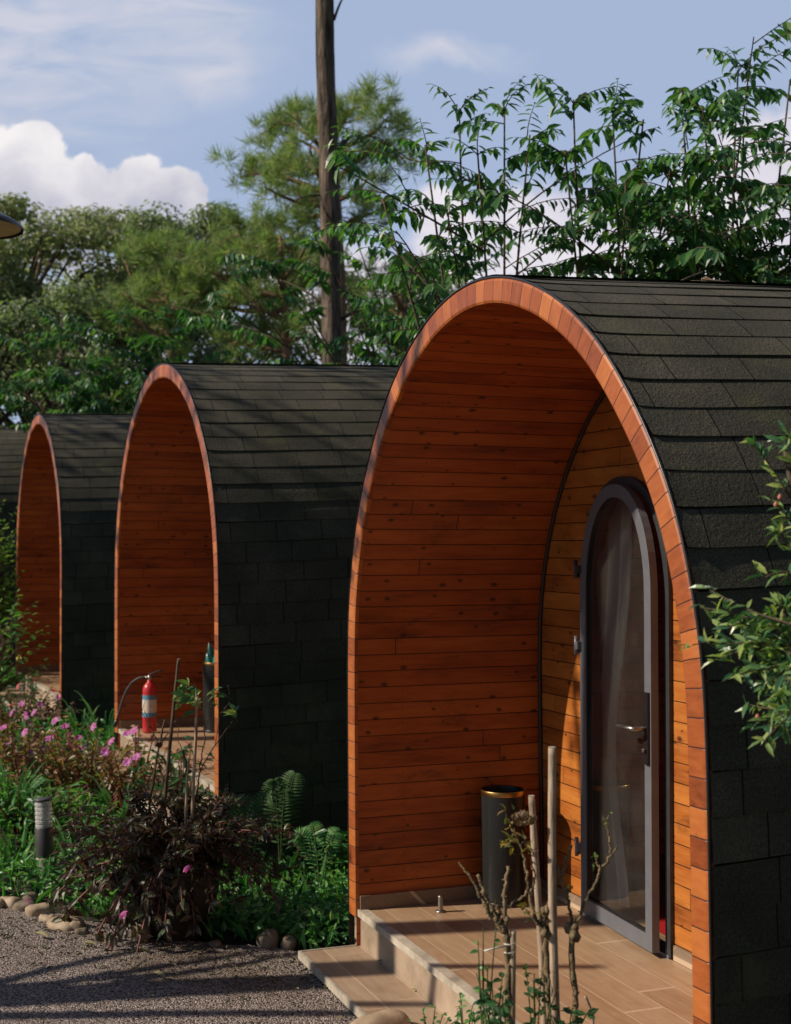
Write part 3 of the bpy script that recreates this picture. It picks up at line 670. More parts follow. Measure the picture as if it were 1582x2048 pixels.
# dry twigs and leaves caught on the ridge of the nearest roof
mb = MB(); r = rs(21); ap = OUT[int(np.argmax(OUT[:, 1]))]
for k in range(9):
    c = np.array(podpt(1.02 + .10 * r.normal(), ap[0] + .02 * r.normal(), ap[1] + .055 + .008)); d = unit(np.array([1, .35, .25 * r.normal()])) * .09
    mb.tube([c - d, c + [0, 0, .012], c + d * .8 + [0, 0, .02 * r.random()]], .0035, 5)
mb.leaves(np.array([podpt(1.02 + .09 * r.normal(), ap[0] + .02 * r.normal(), ap[1] + .06) for _ in range(9)]), unit(r.normal(size=(9, 3)) * [1, 1, .3]), [0, 0, 1], .07, .03)
o = mb.build('dry_twigs', mat_noise('dry twig', [(.3, (.10, .06, .04)), (.7, (.32, .22, .15))], 20, .8)); tag(o, 'little heap of dry twigs lying on the ridge of the nearest roof', 'twigs')

# ------------------------------------------------------------------ street lamp and bollard
def build_lamp():
    c = at(-62, 452, 7.0); root = empty('garden_lamp', (c[0], c[1], gz(c[0], c[1])))
    h = c[2] - root.location.z
    mb = MB(); mb.lathe([(.275, h - .012), (.278, h), (.262, h + .018), (.17, h + .07), (.06, h + .11), (.035, h + .15), (0, h + .16)], k=40); mb.build('lamp_shade', BLACK, root)
    mb = MB(); mb.lathe([(.262, h - .002), (.12, h + .03), (0, h + .035)], k=40); mb.build('shade_lining', mat_plain('cream enamel', (.62, .50, .30), .5), root)
    mb = MB(); mb.tube([(0, 0, -.1), (0, 0, h * .5), (0, 0, h + .04)], [.04, .032, .028], 14); mb.build('pole', BLACK, root)
    tag(root, 'garden lamp with a round dark shade, its rim showing at the left edge', 'lamp')
build_lamp()
def build_bollard():
    c = at(92, 1752, 7.3); x, y = c[0], c[1]; root = empty('bollard_light', (x, y, gz(x, y) - .02)); root.rotation_euler = (0, rad(-2.4), 0)
    R = .047; s = .99
    conc = mat_noise('rough concrete', [(.3, (.26, .22, .18)), (.7, (.48, .42, .36))], 18, .9, .6, .006)
    clear, nt = material('ribbed clear acrylic'); nd = nt.n('ShaderNodeBsdfPrincipled', Roughness=.16); nd.inputs['Base Color'].default_value = (.75, .74, .72, 1); nd.inputs['Transmission Weight'].default_value = .5; finish(nt, nd.outputs[0])
    mb = MB(); mb.lathe([(R * .92, -.02), (R * .95, .10), (R * 1.02, .12), (R * 1.0, .132), (0, .132)], k=28); mb.build('concrete_base', conc, root)
    mb = MB(); mb.lathe([(R * 1.0, .128), (R * 1.03, .135), (R * 1.03, .285), (R * .98, .289), (0, .289)], k=32); mb.build('post', mat_plain('charcoal powder coat', (.055, .052, .05), .45), root)
    prof = []
    for k in range(6):
        z = .289 + k * .023; prof += [(R * .97, z), (R * .97, z + .012), (R * .84, z + .0155), (R * .97, z + .0225)]
    prof += [(R * .97, .43), (0, .43)]
    mb = MB(); mb.lathe(prof, k=32, smooth=False); mb.build('lens', clear, root)
    mb = MB(); mb.tube([(0, 0, .29), (0, 0, .41)], .016, 12); mb.build('bulb', mat_plain('frosted bulb', (.7, .7, .68), .5), root)
    mb = MB(); mb.lathe([(R * 1.0, .428), (R * 1.03, .431), (R * 1.03, .438), (R * .99, .441), (0, .442)], k=32); mb.build('cap', mat_plain('dark grey cap', (.06, .06, .065), .4), root)
    tag(root, 'small bollard light with ribbed clear lens leaning in the greenery', 'bollard light')
build_bollard()

# ------------------------------------------------------------------ stones
def stone(px, py, d, sx, sy, sz, seed, mat, label, group='river stones edging the gravel'):
    r = rs(seed); n, k = 15, 20; V = np.zeros((n, k + 1, 3)); ph = r.uniform(0, 6, 6)
    for i in range(n):
        a = math.pi * i / (n - 1)
        for j in range(k + 1):
            b = 2 * math.pi * j / k
            q = np.array([math.sin(a) * math.cos(b), math.sin(a) * math.sin(b), math.cos(a)])
            f = 1 + .10 * math.sin(2.1 * q[0] * 1.5 + ph[0]) + .09 * math.sin(3 * q[1] + ph[1]) + .06 * math.sin(4 * q[2] + 2 * q[0] + ph[2]) + .03 * math.sin(7 * q[0] + 5 * q[1] + ph[3])
            V[i, j] = .86 * np.sign(q) * np.abs(q) ** .82 * f * np.array([sx, sy, sz])
    c, s = math.cos(ph[4]), math.sin(ph[4])
    mb = MB(); mb.grid(V, flip=True)
    p = at(px, py, d); o = mb.build('stone', mat, None, (p[0], p[1], float(gz(p[0], p[1])) + sz * .28)); o.rotation_euler = (0, 0, (seed % 5 - 2) * .3)
    return tag(o, label, 'stone', group)
STA = mat_noise('tan river stone', [(.3, (.20, .135, .08)), (.52, (.38, .28, .185)), (.75, (.52, .42, .31))], 7, .75, .3, .01)
STB = mat_noise('grey brown stone', [(.3, (.085, .060, .040)), (.55, (.19, .145, .10)), (.75, (.31, .25, .19))], 9, .8, .35, .01)
for i, (px, py, d, w, h, m_, lab) in enumerate([
    (22, 1812, 6.78, .07, .04, STA, 'small tan stone at the far left end of the kerb'),
    (-12, 1818, 6.75, .06, .035, STA, 'tan stone half cut by the left edge of the kerb'),
    (48, 1818, 6.72, .07, .03, STB, 'flat dark stone in front of the tan stones at far left'),
    (62, 1806, 6.80, .055, .045, STB, 'rounded grey stone between two pale stones at far left'),
    (78, 1838, 6.62, .075, .05, STA, 'large rounded tan stone where the kerb bends'),
    (96, 1851, 6.50, .05, .035, STA, 'small pale stone beside the large rounded tan stone'),
    (128, 1874, 6.38, .10, .048, STA, 'wide ochre stone under the hanging purple leaves'),
    (152, 1878, 6.34, .034, .045, STA, 'small upright tan stone right of the wide ochre stone'),
    (163, 1889, 6.28, .036, .036, STB, 'small brown stone in front of the upright tan stone'),
    (220, 1905, 6.16, .03, .022, STA, 'tiny yellowish pebble on the gravel edge'),
    (282, 1898, 6.2, .058, .085, STB, 'tall upright brown boulder in front of the plant pot'),
    (536, 1890, 6.12, .062, .055, STB, 'brown rounded stone left of its twin beside the step'),
    (577, 1891, 6.10, .048, .042, STB, 'smaller brown stone touching the corner of the step'),
    (430, 1900, 6.12, .035, .02, STB, 'flat dark stone half buried between pot and step'),
    (765, 2050, 4.92, .125, .095, STA, 'big pale tan boulder beside the step in the foreground')]):
    stone(px, py, d, w, w * .8, h, 100 + i, m_, lab)
for i, (px, py, d) in enumerate([(172, 2020, 5.2), (30, 1960, 5.5), (262, 1985, 5.4), (620, 1990, 5.35), (480, 2035, 5.1), (75, 1890, 6.0), (330, 1935, 5.75), (410, 1950, 5.65)]):
    pass

# ------------------------------------------------------------------ plants
G_DEEP = mat_leaf('deep green leaf', [(0.0150, 0.0540, 0.0210), (0.0270, 0.0900, 0.0300), (0.0450, 0.1275, 0.0390)], .36, .28)
G_TREE = mat_leaf('glossy tree leaf', [(0.0260, 0.0884, 0.0390), (0.0442, 0.1300, 0.0468), (0.0715, 0.1755, 0.0598), (0.1430, 0.2600, 0.0715)], .40, .36)
G_FOREST = mat_leaf('olive forest leaf', [(.17, .205, .115), (.24, .27, .15), (.32, .33, .19), (.35, .31, .21)], .5, .45, tcol=(1.4, 1.65, .8), vein=False)
G_FOREST2 = mat_leaf('dark forest leaf', [(.13, .17, .10), (.19, .23, .13), (.25, .275, .16)], .5, .45, tcol=(1.4, 1.65, .8), vein=False)
G_PINE = mat_leaf('pine needle', [(.15, .24, .095), (.22, .32, .12), (.32, .38, .16), (.34, .29, .16)], .5, .45, tcol=(1.4, 1.65, .8), vein=False)
G_COVER = mat_leaf('ground cover leaf', [(0.0305, 0.1307, 0.0392), (0.0654, 0.2178, 0.0610), (0.1307, 0.3267, 0.0872), (0.2178, 0.3702, 0.1090)], .42, .35)
G_SHRUB = mat_leaf('fresh shrub leaf', [(0.0390, 0.1170, 0.0650), (0.0780, 0.1820, 0.0715), (0.1820, 0.2860, 0.0910), (0.4160, 0.4680, 0.1430)], .33, .32)
G_YEL = mat_leaf('yellow green leaf', [(0.0910, 0.2184, 0.0364), (0.1820, 0.3458, 0.0546), (0.3640, 0.4732, 0.0728)], .42, .35)
G_BLADE = mat_leaf('grass blade', [(0.0390, 0.1658, 0.0488), (0.0975, 0.2730, 0.0878), (0.2145, 0.3510, 0.1365)], .45, .35, vein=False)
G_FERN = mat_leaf('fern frond', [(.06, .13, .04), (.10, .18, .06)], .45, .35, vein=False)
PURPLE = mat_leaf('dark purple leaf', [(.038, .022, .018), (.075, .034, .028), (.055, .075, .030), (.12, .055, .042), (.17, .13, .095), (.06, .095, .035)], .40, .25, tcol=(1.8, 1.2, .8))
BRONZE = mat_leaf('bronze green leaf', [(0.0403, 0.1150, 0.0345), (0.1035, 0.1840, 0.0460), (0.2300, 0.1035, 0.0517), (0.2990, 0.2300, 0.0575), (0.2070, 0.0517, 0.0517), (0.3910, 0.2300, 0.1150)], .42, .34)
PINK = mat_leaf('pink petal', [(.50, .10, .35), (.62, .16, .45), (.45, .12, .48)], .5, .35, tcol=(1.2, .8, 1.1), vein=False)
MAGENTA = mat_leaf('magenta petal', [(.45, .03, .25), (.60, .05, .32)], .5, .35, tcol=(1.2, .8, 1.1), vein=False)
REDF = mat_leaf('red petal', [(.42, .02, .02), (.55, .04, .03)], .5, .3, tcol=(1.2, .8, .8), vein=False)
YELF = mat_leaf('yellow petal', [(.6, .45, .03), (.7, .55, .05)], .5, .3, tcol=(1.1, 1, .8), vein=False)
STEMR = mat_plain('red stem', (.16, .035, .025), .5); STEMG = mat_plain('green stem', (.07, .10, .03), .5)
BARK = mat_noise('pine bark', [(.32, (.030, .022, .017)), (.5, (.13, .10, .078)), (.70, (.32, .235, .18))], 4.5, .95, 1.0, .05, .15, bscale=11, stretch=(3.0, 3.0, .55))
BARK2 = mat_noise('grey brown twig bark', [(.3, (.05, .035, .024)), (.7, (.14, .10, .07))], 12, .85, .5, .01, .2)
BARKP = mat_noise('reddish pine limb', [(.3, (.12, .07, .045)), (.7, (.34, .21, .14))], 6, .85, .5, .02, .2)
CANE = mat_noise('dry bamboo cane', [(.32, (.13, .080, .05)), (.46, (.34, .24, .165)), (.58, (.48, .36, .26)), (.72, (.58, .48, .37))], 14, .7, .4, .006, .3, stretch=(4, 4, .5))
ROSEW = mat_noise('pale rose wood', [(.34, (.045, .030, .016)), (.48, (.19, .135, .075)), (.58, (.30, .215, .12)), (.70, (.20, .20, .085))], 34, .8, .8, .01, .25, bscale=140)

def bez(a, b, sag=0.0, n=8, bend=None):
    a, b = np.asarray(a, float), np.asarray(b, float); t = np.linspace(0, 1, n)[:, None]
    P = a + (b - a) * t; P[:, 2] += sag * 4 * (t * (1 - t))[:, 0]
    if bend is not None: P += np.asarray(bend) * np.sin(t * math.pi)
    return P
def twin_rank(mb_leaf, mb_wood, base, d, L, r, leaf=.10, wid=.38, gap=.046, droop=.5, tw=.004, sag=.25, kind=1, pairs=1):
    """a spray: arching twig with leaves alternating on its two sides"""
    d = unit(d); n = max(5, int(L / .09)); t = np.linspace(0, 1, n)
    P = base + d * L * t[:, None]; P[:, 2] -= sag * L * t ** 2
    side = unit(np.cross(d, [0, 0, 1]) + 1e-6)
    P += side * (.05 * L * np.sin(t * 3 + r.uniform(0, 6)))[:, None]
    if mb_wood is not None: mb_wood.tube(P, np.linspace(tw, tw * .4, n), 5, cap=False)
    m = max(4, int(L / gap)) * pairs; s = np.linspace(.10, 1, m); B = np.stack([np.interp(s, t, P[:, i]) for i in range(3)], -1)
    T = unit(np.stack([np.interp(s, t, np.gradient(P[:, i])) for i in range(3)], -1))
    sg = np.where(np.arange(m) % 2 == 0, 1.0, -1.0)[:, None]
    D = side * sg * .62 + T * .42 + np.array([0, 0, -1.0]) * (droop * r.uniform(.4, 1.5, m))[:, None] + r.normal(0, .16, (m, 3))
    D[-1] = T[-1] + [0, 0, -.3]
    ln = leaf * (1 - .45 * s ** 3) * r.uniform(.8, 1.15, m)
    mb_leaf.leaves(B, D, np.array([0, 0, 1.0]) + r.normal(0, .25, (m, 3)) + .3 * T, ln, ln * wid, kind, .16, .12)
    return P

def spray_tree(name, base, tops, label, seed, leaf=.122, mat=G_TREE, spray=(.38, .70), start=.46, dens=7.4, stem_r=.013, group=None, zmin=0.0):
    r = rs(seed); root = empty(name, (0, 0, 0)); base = np.asarray(base, float)
    root.location = base; W = MB(); Lf = MB()
    for tp in tops:
        tp = np.asarray(tp, float) - base; b0 = r.normal(0, .05, 3) * [1, 1, 0]
        mid = (tp - b0); n = 12; t = np.linspace(0, 1, n)[:, None]
        P = b0 + mid * np.concatenate([t ** 1.25, t ** 1.25, t ** .9], 1) + np.sin(t * 4 + r.uniform(0, 6)) * r.normal(0, .03, 3)
        Lm = np.linalg.norm(mid); rr = np.linspace(stem_r, .004, n) * min(1.2, Lm / 3 + .35)
        W.tube(P, rr, 7)
        for k in range(3):
            s = r.uniform(start - .08, .86); q = np.array([np.interp(s, t[:, 0], P[:, i]) for i in range(3)]); a = r.uniform(0, 6.28); Ls = Lm * r.uniform(.16, .30)
            if q[2] + base[2] < zmin - .5: continue
            e = q + np.array([math.cos(a), math.sin(a) * .7, r.uniform(.35, .9)]) * Ls; e[2] = min(e[2], tp[2] - .12); B = bez(q, e, .06, 7, bend=r.normal(0, .03, 3)); W.tube(B, np.linspace(.007, .003, 7), 6, False)
            for j in range(max(3, int(dens * Ls * 1.1))):
                w = (j + .6) / max(3, int(dens * Ls * 1.1)); c = np.array([np.interp(min(w, 1), np.linspace(0, 1, 7), B[:, i]) for i in range(3)]); a2 = a + r.choice([-1, 1]) * r.uniform(.4, 1.5)
                twin_rank(Lf, W, c, np.array([math.cos(a2), math.sin(a2), r.uniform(.1, .7)]), r.uniform(*spray) * .85, r, leaf * r.uniform(.65, 1.1), .44, .052, .75, .0036, r.uniform(.1, .45), 1, 2)
        m = int(dens * .62 * Lm * (1 - start)); ga = r.uniform(0, 6)
        for k in range(m):
            s = start + (1 - start) * (k + .5) / m; q = np.array([np.interp(s, t[:, 0], P[:, i]) for i in range(3)])
            if q[2] + base[2] < zmin: continue
            a = ga + k * 2.4; el = r.uniform(.0, .6) + .15 * s
            d = np.array([math.cos(a) * math.cos(el), math.sin(a) * math.cos(el), math.sin(el)])
            twin_rank(Lf, W, q, d, r.uniform(*spray) * (1.05 - .30 * s), r, leaf * r.uniform(.75, 1.12), .44, .052, .75, .0040, r.uniform(.1, .45), 1, 2)
        for _ in range(3):
            a = r.uniform(0, 6.28); twin_rank(Lf, W, P[-1] + [0, 0, -.03], np.array([math.cos(a), math.sin(a) * .6, .75]), spray[0] * r.uniform(.6, 1.0), r, leaf * .85, .44, .052, .6, .0036, .35, 1, 2)
    W.build('trunk', BARK2, root); Lf.build('crown', mat, root)
    return tag(root, label, 'tree', group)
GT = 'young trees with drooping leaf sprays'
def T(*l): return [at(*q) for q in l]
spray_tree('leafy_tree', [.62, 7.5, .2], T((925, 215, 7.4), (1010, 215, 7.7), (850, 290, 7.3), (960, 300, 7.1), (780, 400, 7.2), (1060, 270, 7.3), (890, 420, 7.2)),
           'slender many stemmed tree just left of the near roof peak, with drooping leaf sprays', 41, leaf=.105, spray=(.32, .58), zmin=3.0, group=GT)
spray_tree('leafy_tree', [1.12, 7.45, .2], T((1165, 205, 7.4), (1225, 215, 7.5), (1130, 300, 7.2), (1290, 235, 7.3), (1240, 330, 7.1), (1340, 340, 7.2)),
           'tree standing behind the middle of the near roof, its tip rising to a single point', 42, zmin=2.8, group=GT)
spray_tree('leafy_tree', [2.05, 7.9, .2], T((1485, 140, 7.8), (1570, 170, 7.6), (1415, 200, 7.5), (1500, 280, 7.2), (1600, 260, 7.4), (1390, 320, 7.3), (1620, 420, 7.3), (1340, 190, 7.6)),
           'tallest of the leafy trees, behind the right end of the near roof', 43, leaf=.122, group=GT)
spray_tree('leafy_tree', [.75, 11.9, .3], T((470, 555, 11.2), (545, 535, 11.3), (640, 500, 11.2), (710, 475, 11.3), (600, 640, 11.4), (720, 640, 11.4), (790, 560, 11.3), (800, 660, 11.5), (700, 700, 11.6)),
           'low spreading tree reaching over the second roof in front of the bare trunk', 44, leaf=.15, start=.62, dens=3.4, zmin=3.4, group=GT)
spray_tree('leafy_tree', [-2.9, 15.6, .5], T((60, 690, 15.2), (150, 660, 15.4), (240, 640, 15.5), (310, 690, 15.6), (30, 780, 15), (120, 760, 15.2), (210, 740, 15.3), (285, 760, 15.4), (150, 800, 15.2), (320, 640, 15.8), (240, 810, 15.5)),
           'leafy tree with yellowish tips spreading above the third and farthest roofs', 45, leaf=.15, spray=(.6, 1.0), start=.5, dens=4.5, zmin=3.2, group=GT)

# bare pine trunk in front of the woods
def tall_trunk():
    root = empty('pine_tree', (0, 0, 0)); r = rs(8)
    pts = [at(664, 760, 14), at(663, 640, 14), at(661, 520, 14), at(661, 430, 14), at(657, 300, 14), at(652, 180, 14), at(649, 60, 14), at(648, -60, 14), at(650, -220, 14), at(655, -420, 14)]
    rt = [20, 20, 20, 20.5, 19.5, 19, 19, 19, 17, 13]
    P = np.array([[pts[0][0], pts[0][1], .4]] + [list(q) for q in pts]); R = np.array([21] + rt) * 14 / FPX
    ts = np.linspace(0, 1, 70); s = plen(P) / plen(P)[-1]; Q = np.stack([np.interp(ts, s, P[:, i]) for i in range(3)], -1); Rq = np.interp(ts, s, R)
    root.location = Q[0]; mb = MB(); k = 26
    th = np.arange(k + 1) * 2 * math.pi / k; V = np.zeros((70, k + 1, 3))
    nz = r.normal(0, 1, (70, k)); nz = (nz + np.roll(nz, 1, 0) + np.roll(nz, 2, 0) + np.roll(nz, 3, 0)) / 4; nz = np.concatenate([nz, nz[:, :1]], 1)
    for i in range(70): V[i] = Q[i] - Q[0] + np.stack([np.cos(th), np.sin(th), 0 * th], -1) * (Rq[i] * (1 + .07 * nz[i]))[:, None]
    mb.grid(V, flip=False); mb.build('trunk', BARK, root)
    for (px, py, tx, ty, dd, rr) in ((668, 40, 690, -10, 14, .018), (690, -10, 700, -60, 14, .012), (676, 300, 712, 270, 14.2, .03), (645, 392, 590, 402, 13.8, .012), (680, 640, 800, 590, 13.9, .02), (650, 610, 560, 560, 14.2, .018), (680, 690, 760, 655, 14, .014)):
        mb = MB(); mb.tube(bez(at(px, py, 14) - Q[0], at(tx, ty, dd) - Q[0], .03, 7), np.linspace(rr, rr * .4, 7), 6); mb.build('branch', BARK2, root)
    # the crown is high above the frame
    nd = MB(); wd = MB()
    for b in range(26):
        h = r.uniform(.80, 1.0); q = np.array([np.interp(h, s, P[:, i]) for i in range(3)]) - Q[0] + [0, 0, 1.4 * (h - .8)]
        a = r.uniform(0, 6.28); L = r.uniform(.8, 1.7); e = q + np.array([math.cos(a), math.sin(a), .15]) * L; B = bez(q, e, .1, 6); wd.tube(B, np.linspace(.03, .008, 6), 5)
        for c in B[2:]: tuft(nd, c, r, 4)
    nd.build('crown', G_PINE, root); wd.build('limbs', BARKP, root)
    tag(root, 'tall bare pine trunk rising out of the top of the picture', 'tree')
def tuft(mb, c, r, n=3, L=.26, spread=.22, up=.45):
    for _ in range(n):
        p = c + r.normal(0, spread * .6, 3) * [1, 1, .7]; m = 46
        ax = unit(np.array([r.normal(), r.normal(), abs(r.normal()) + up])); D = unit(ax * .75 + r.normal(0, .6, (m, 3)))
        mb.leaves(p + r.normal(0, .02, (m, 3)), D, r.normal(size=(m, 3)), L * r.uniform(.7, 1.1, m), .011, 0, .0, .06)
tall_trunk()
def pine(px, d, base_py_top, limbs, label, seed, n=3, extra=()):
    """pine whose limbs run to the photo positions given; needle tufts along them"""
    r = rs(seed); top = at(px, base_py_top, d); b = np.array([top[0], top[1], float(gz(top[0], top[1]))]); root = empty('pine_tree', b)
    W = MB(); N = MB(); n0 = 14; tr = bez([0, 0, -.1], top - b, 0, n0, bend=[.12, 0, 0]); W.tube(tr, np.linspace(.15, .03, n0), 10); W.build('trunk', BARKP, root); W = MB()
    for (tx, ty, dd, fy) in limbs:
        e = at(tx, ty, d + dd) - b; s0 = at(px, fy, d) - b; s0[:2] = [np.interp(s0[2], tr[:, 2], tr[:, i]) for i in (0, 1)]
        B = bez(s0, e, r.uniform(-.12, .12), 9, bend=r.normal(0, .1, 3)); Lb = np.linalg.norm(e - s0); W.tube(B, np.linspace(.045, .012, 9), 6)
        for i in range(4, 9):
            if r.random() < .62:
                off = r.normal(0, .16 + .12 * Lb / 3, 3) * [1, 1, .6]; W.tube(np.stack([B[i], B[i] + off * .5 + [0, 0, .02], B[i] + off]), [.012, .009, .006], 5, False); tuft(N, B[i] + off, r, n)
        tuft(N, e, r, n + 1)
    W.build('limbs', BARKP, root); N.build('needles', G_PINE, root)
    return tag(root, label, 'tree', 'pines in front of the woods')
pine(667, 19, 215, [(545, 250, .5, 330), (590, 225, -.3, 320), (480, 355, .3, 400), (530, 375, -.6, 410), (560, 320, .6, 380), (600, 350, .8, 400), (640, 235, .5, 300), (740, 215, 0, 280), (775, 235, .5, 300), (620, 290, -.8, 350), (740, 290, .3, 330),
     (790, 300, .5, 360), (610, 400, .7, 420), (740, 350, -.5, 400), (500, 340, 1, 420), (700, 245, -.5, 290), (575, 270, .8, 340), (720, 430, .4, 470), (770, 420, 1, 470)],
     'feathery pine crown right behind the bare trunk, against the sky', 51, 3)
pine(560, 20, 470, [(440, 470, .4, 560), (470, 450, -.5, 540), (520, 450, .2, 530), (580, 455, .6, 540), (620, 470, -.4, 560), (420, 540, .5, 600), (500, 520, -.8, 580), (600, 540, .4, 600), (640, 520, .8, 590), (400, 590, .3, 640), (460, 600, -.6, 640), (560, 600, .9, 640), (380, 520, 0, 600), (350, 560, .5, 620), (520, 660, .3, 680), (610, 650, -.5, 680), (450, 680, .6, 700)],
     'light green pine in front of the dark broadleaf woods, left of the bare trunk', 52, 3)
pine(330, 20.5, 500, [(250, 520, .4, 600), (290, 500, -.4, 590), (360, 500, .6, 580), (240, 580, -.3, 640), (300, 590, .5, 640), (390, 580, -.6, 640), (420, 640, .4, 680), (340, 660, .2, 700), (270, 660, .6, 700), (200, 640, 0, 700)],
     'low pine standing in the gap of the left woods', 53, 3)
pine(800, 19.5, 560, [(730, 600, .4, 640), (760, 560, -.4, 620), (840, 560, .4, 620), (870, 590, -.4, 640), (740, 660, .6, 690), (820, 650, .2, 680), (900, 620, .8, 680), (700, 640, 0, 690), (860, 540, .5, 600), (780, 700, .3, 720)],
     'olive pine low between the bare trunk and the near roof', 54, 3)

def broadleaf(px, top_py, d, w, label, seed, mat=G_FOREST, leaf=.11, n=60, per=190, trunk_r=.16, lowfrac=.30):
    r = rs(seed); top = at(px, top_py, d); b = np.array([top[0], top[1], float(gz(top[0], top[1]))]); H = top[2] - b[2]; root = empty('broadleaf_tree', b)
    W = MB(); L = MB(); n0 = 10; tr = bez([0, 0, -.1], [r.normal(0, .3), r.normal(0, .3), H * .8], 0, n0, bend=r.normal(0, .12, 3)); W.tube(tr, np.linspace(trunk_r, .04, n0), 8)
    for c in range(n):
        a = r.uniform(0, 6.28); q = r.uniform(0, 1) ** .8; z = H * (lowfrac + (1 - lowfrac) * q) - .15
        rad_ = w * math.sqrt(max(.03, 1 - ((q - .42) / .62) ** 2)) * r.uniform(.55, 1.0)
        p = np.array([math.cos(a) * rad_, math.sin(a) * rad_, z]); f = np.array([np.interp(z * .75, tr[:, 2], tr[:, i]) for i in range(3)])
        W.tube(bez(f, p, .1, 6, bend=r.normal(0, .12, 3)), np.linspace(.05, .012, 6), 5, False)
        cs = r.uniform(.28, .52); g = unit(r.normal(size=(per, 3))) * (r.uniform(.35, 1, (per, 1)) ** .6) * np.array([cs * 1.25, cs * 1.25, cs * .7])
        N = unit(g / cs + [0, 0, .9] + r.normal(0, .5, (per, 3))); D = unit(np.cross(N, r.normal(size=(per, 3))))
        L.leaves(p + g, D, N, leaf * r.uniform(.7, 1.25, per), leaf * .62 * r.uniform(.8, 1.2, per), 0, .12, .15)
    W.build('trunk', BARK2, root); L.build('crown', mat, root)
    return tag(root, label, 'tree', 'broadleaf trees of the woods behind the pods')
broadleaf(70, 412, 25, 2.0, 'rounded olive tree at the left end of the woods, beneath the tall cloud', 61, n=70, lowfrac=.45)
broadleaf(-90, 440, 24, 2.0, 'olive tree cut by the left edge of the picture', 62, n=70)
broadleaf(230, 428, 27, 1.7, 'olive tree second from the left in the woods, under the white cloud', 63, n=56, lowfrac=.50)
broadleaf(370, 412, 26, 1.5, 'dark green tree with a bumpy crown between olive tree and pine', 64, G_FOREST2, n=54, lowfrac=.5)
broadleaf(470, 425, 29, 1.7, 'dark tree behind the light green pine', 65, G_FOREST2, n=60)
broadleaf(110, 560, 21, 1.3, 'shaded dark tree low in front of the left woods', 66, G_FOREST2, n=26, lowfrac=.15)
broadleaf(-10, 600, 19, 1.4, 'darkest tree low at the left edge above the farthest roof', 67, G_FOREST2, n=50, lowfrac=.15)
broadleaf(620, 480, 30, 1.8, 'faded olive tree right behind the bare trunk near the horizon', 68, n=55)
broadleaf(850, 530, 30, 1.7, 'pale olive tree beside the near roof, low on the horizon', 69, n=50)
broadleaf(1000, 560, 32, 1.8, 'olive treetop barely rising over the near roof peak', 70, n=45)
broadleaf(1560, 545, 22, 1.5, 'yellowish treetop over the right end of the near roof', 71, n=45)
tall = broadleaf

# ------------------------------------------------------------------ beds, bushes and pots in front of the pods
def ground_cover():
    r = rs(77); mb = MB(); 
    n = 80000; X = r.uniform(-7.5, 1.6, n); Y = 6.0 + 12 * r.uniform(0, 1, n) ** 1.7
    edge = np.interp(X, [-7, -3, -2.2, -1.85, -1.45, -1.1, -.8, -.5, -.3, 1.0], [7.6, 7.1, 6.95, 6.74, 6.5, 6.28, 6.17, 6.1, 5.95, 5.95]); ok = Y > edge + .02
    # keep clear of the porches and pods
    for (bx, by, yw, hw) in ((.313, 4.73, YAW, 1.42), (-1.51, 8.77, yaw2, 1.42), (-3.35, 12.7, yaw2, 1.42), (-5.25, 16.7, yaw2, 1.42)):
        c, s = math.cos(yw), math.sin(yw); U = (X - bx) * c + (Y - by) * s; Tt = -(X - bx) * s + (Y - by) * c
        ok &= ~((U > -.36) & (np.abs(Tt) < hw))
    X, Y = X[ok], Y[ok]; n = len(X); Z = gz(X, Y)
    dens = np.sin(X * 3.1 + Y) * np.sin(Y * 2.7 - X * 1.3); h = (.02 + .10 * r.uniform(0, 1, n) ** 1.4) * (1 + .5 * dens)
    D = r.normal(size=(n, 3)) * [1, 1, .35] + [0, 0, .25]; sz = r.uniform(.022, .05, n) * (1 + .04 * (Y - 6))
    mb.leaves(np.stack([X, Y, Z + h], -1), D, np.array([0, 0, 1.0]) + r.normal(0, .45, (n, 3)), sz, sz * .62, 0, .15, .2)
    # blades of grass between
    m = 9000; i = r.integers(0, n, m); B = np.stack([X[i] + r.normal(0, .02, m), Y[i] + r.normal(0, .02, m), Z[i] - .01], -1)
    mb.leaves(B, np.array([0, 0, 1.0]) + r.normal(0, .38, (m, 3)), r.normal(size=(m, 3)), r.uniform(.07, .19, m), .006, 0, .1, .35)
    tag(mb.build('ground_cover', G_COVER), kind='stuff')
    # fallen leaf litter and weeds along the gravel edge
    mb = MB(); n = 900; X = r.uniform(-3, .2, n); Y = np.interp(X, [-3, -1.85, -1.1, -.5, .2], [7.0, 6.6, 6.15, 6.0, 5.6]) - .05 - np.abs(r.normal(0, .30, n))
    mb.leaves(np.stack([X, Y, .118 + 0 * X], -1), r.normal(size=(n, 3)) * [1, 1, .12], np.array([0, 0, 1.0]) + r.normal(0, .3, (n, 3)), r.uniform(.012, .04, n), r.uniform(.006, .016, n), 0, .2, .2)
    tag(mb.build('leaf_litter', mat_leaf('dry litter', [(.05, .035, .02), (.12, .08, .045), (.06, .09, .03), (.20, .15, .09)], .8, .1, vein=False)), kind='stuff')
ground_cover()

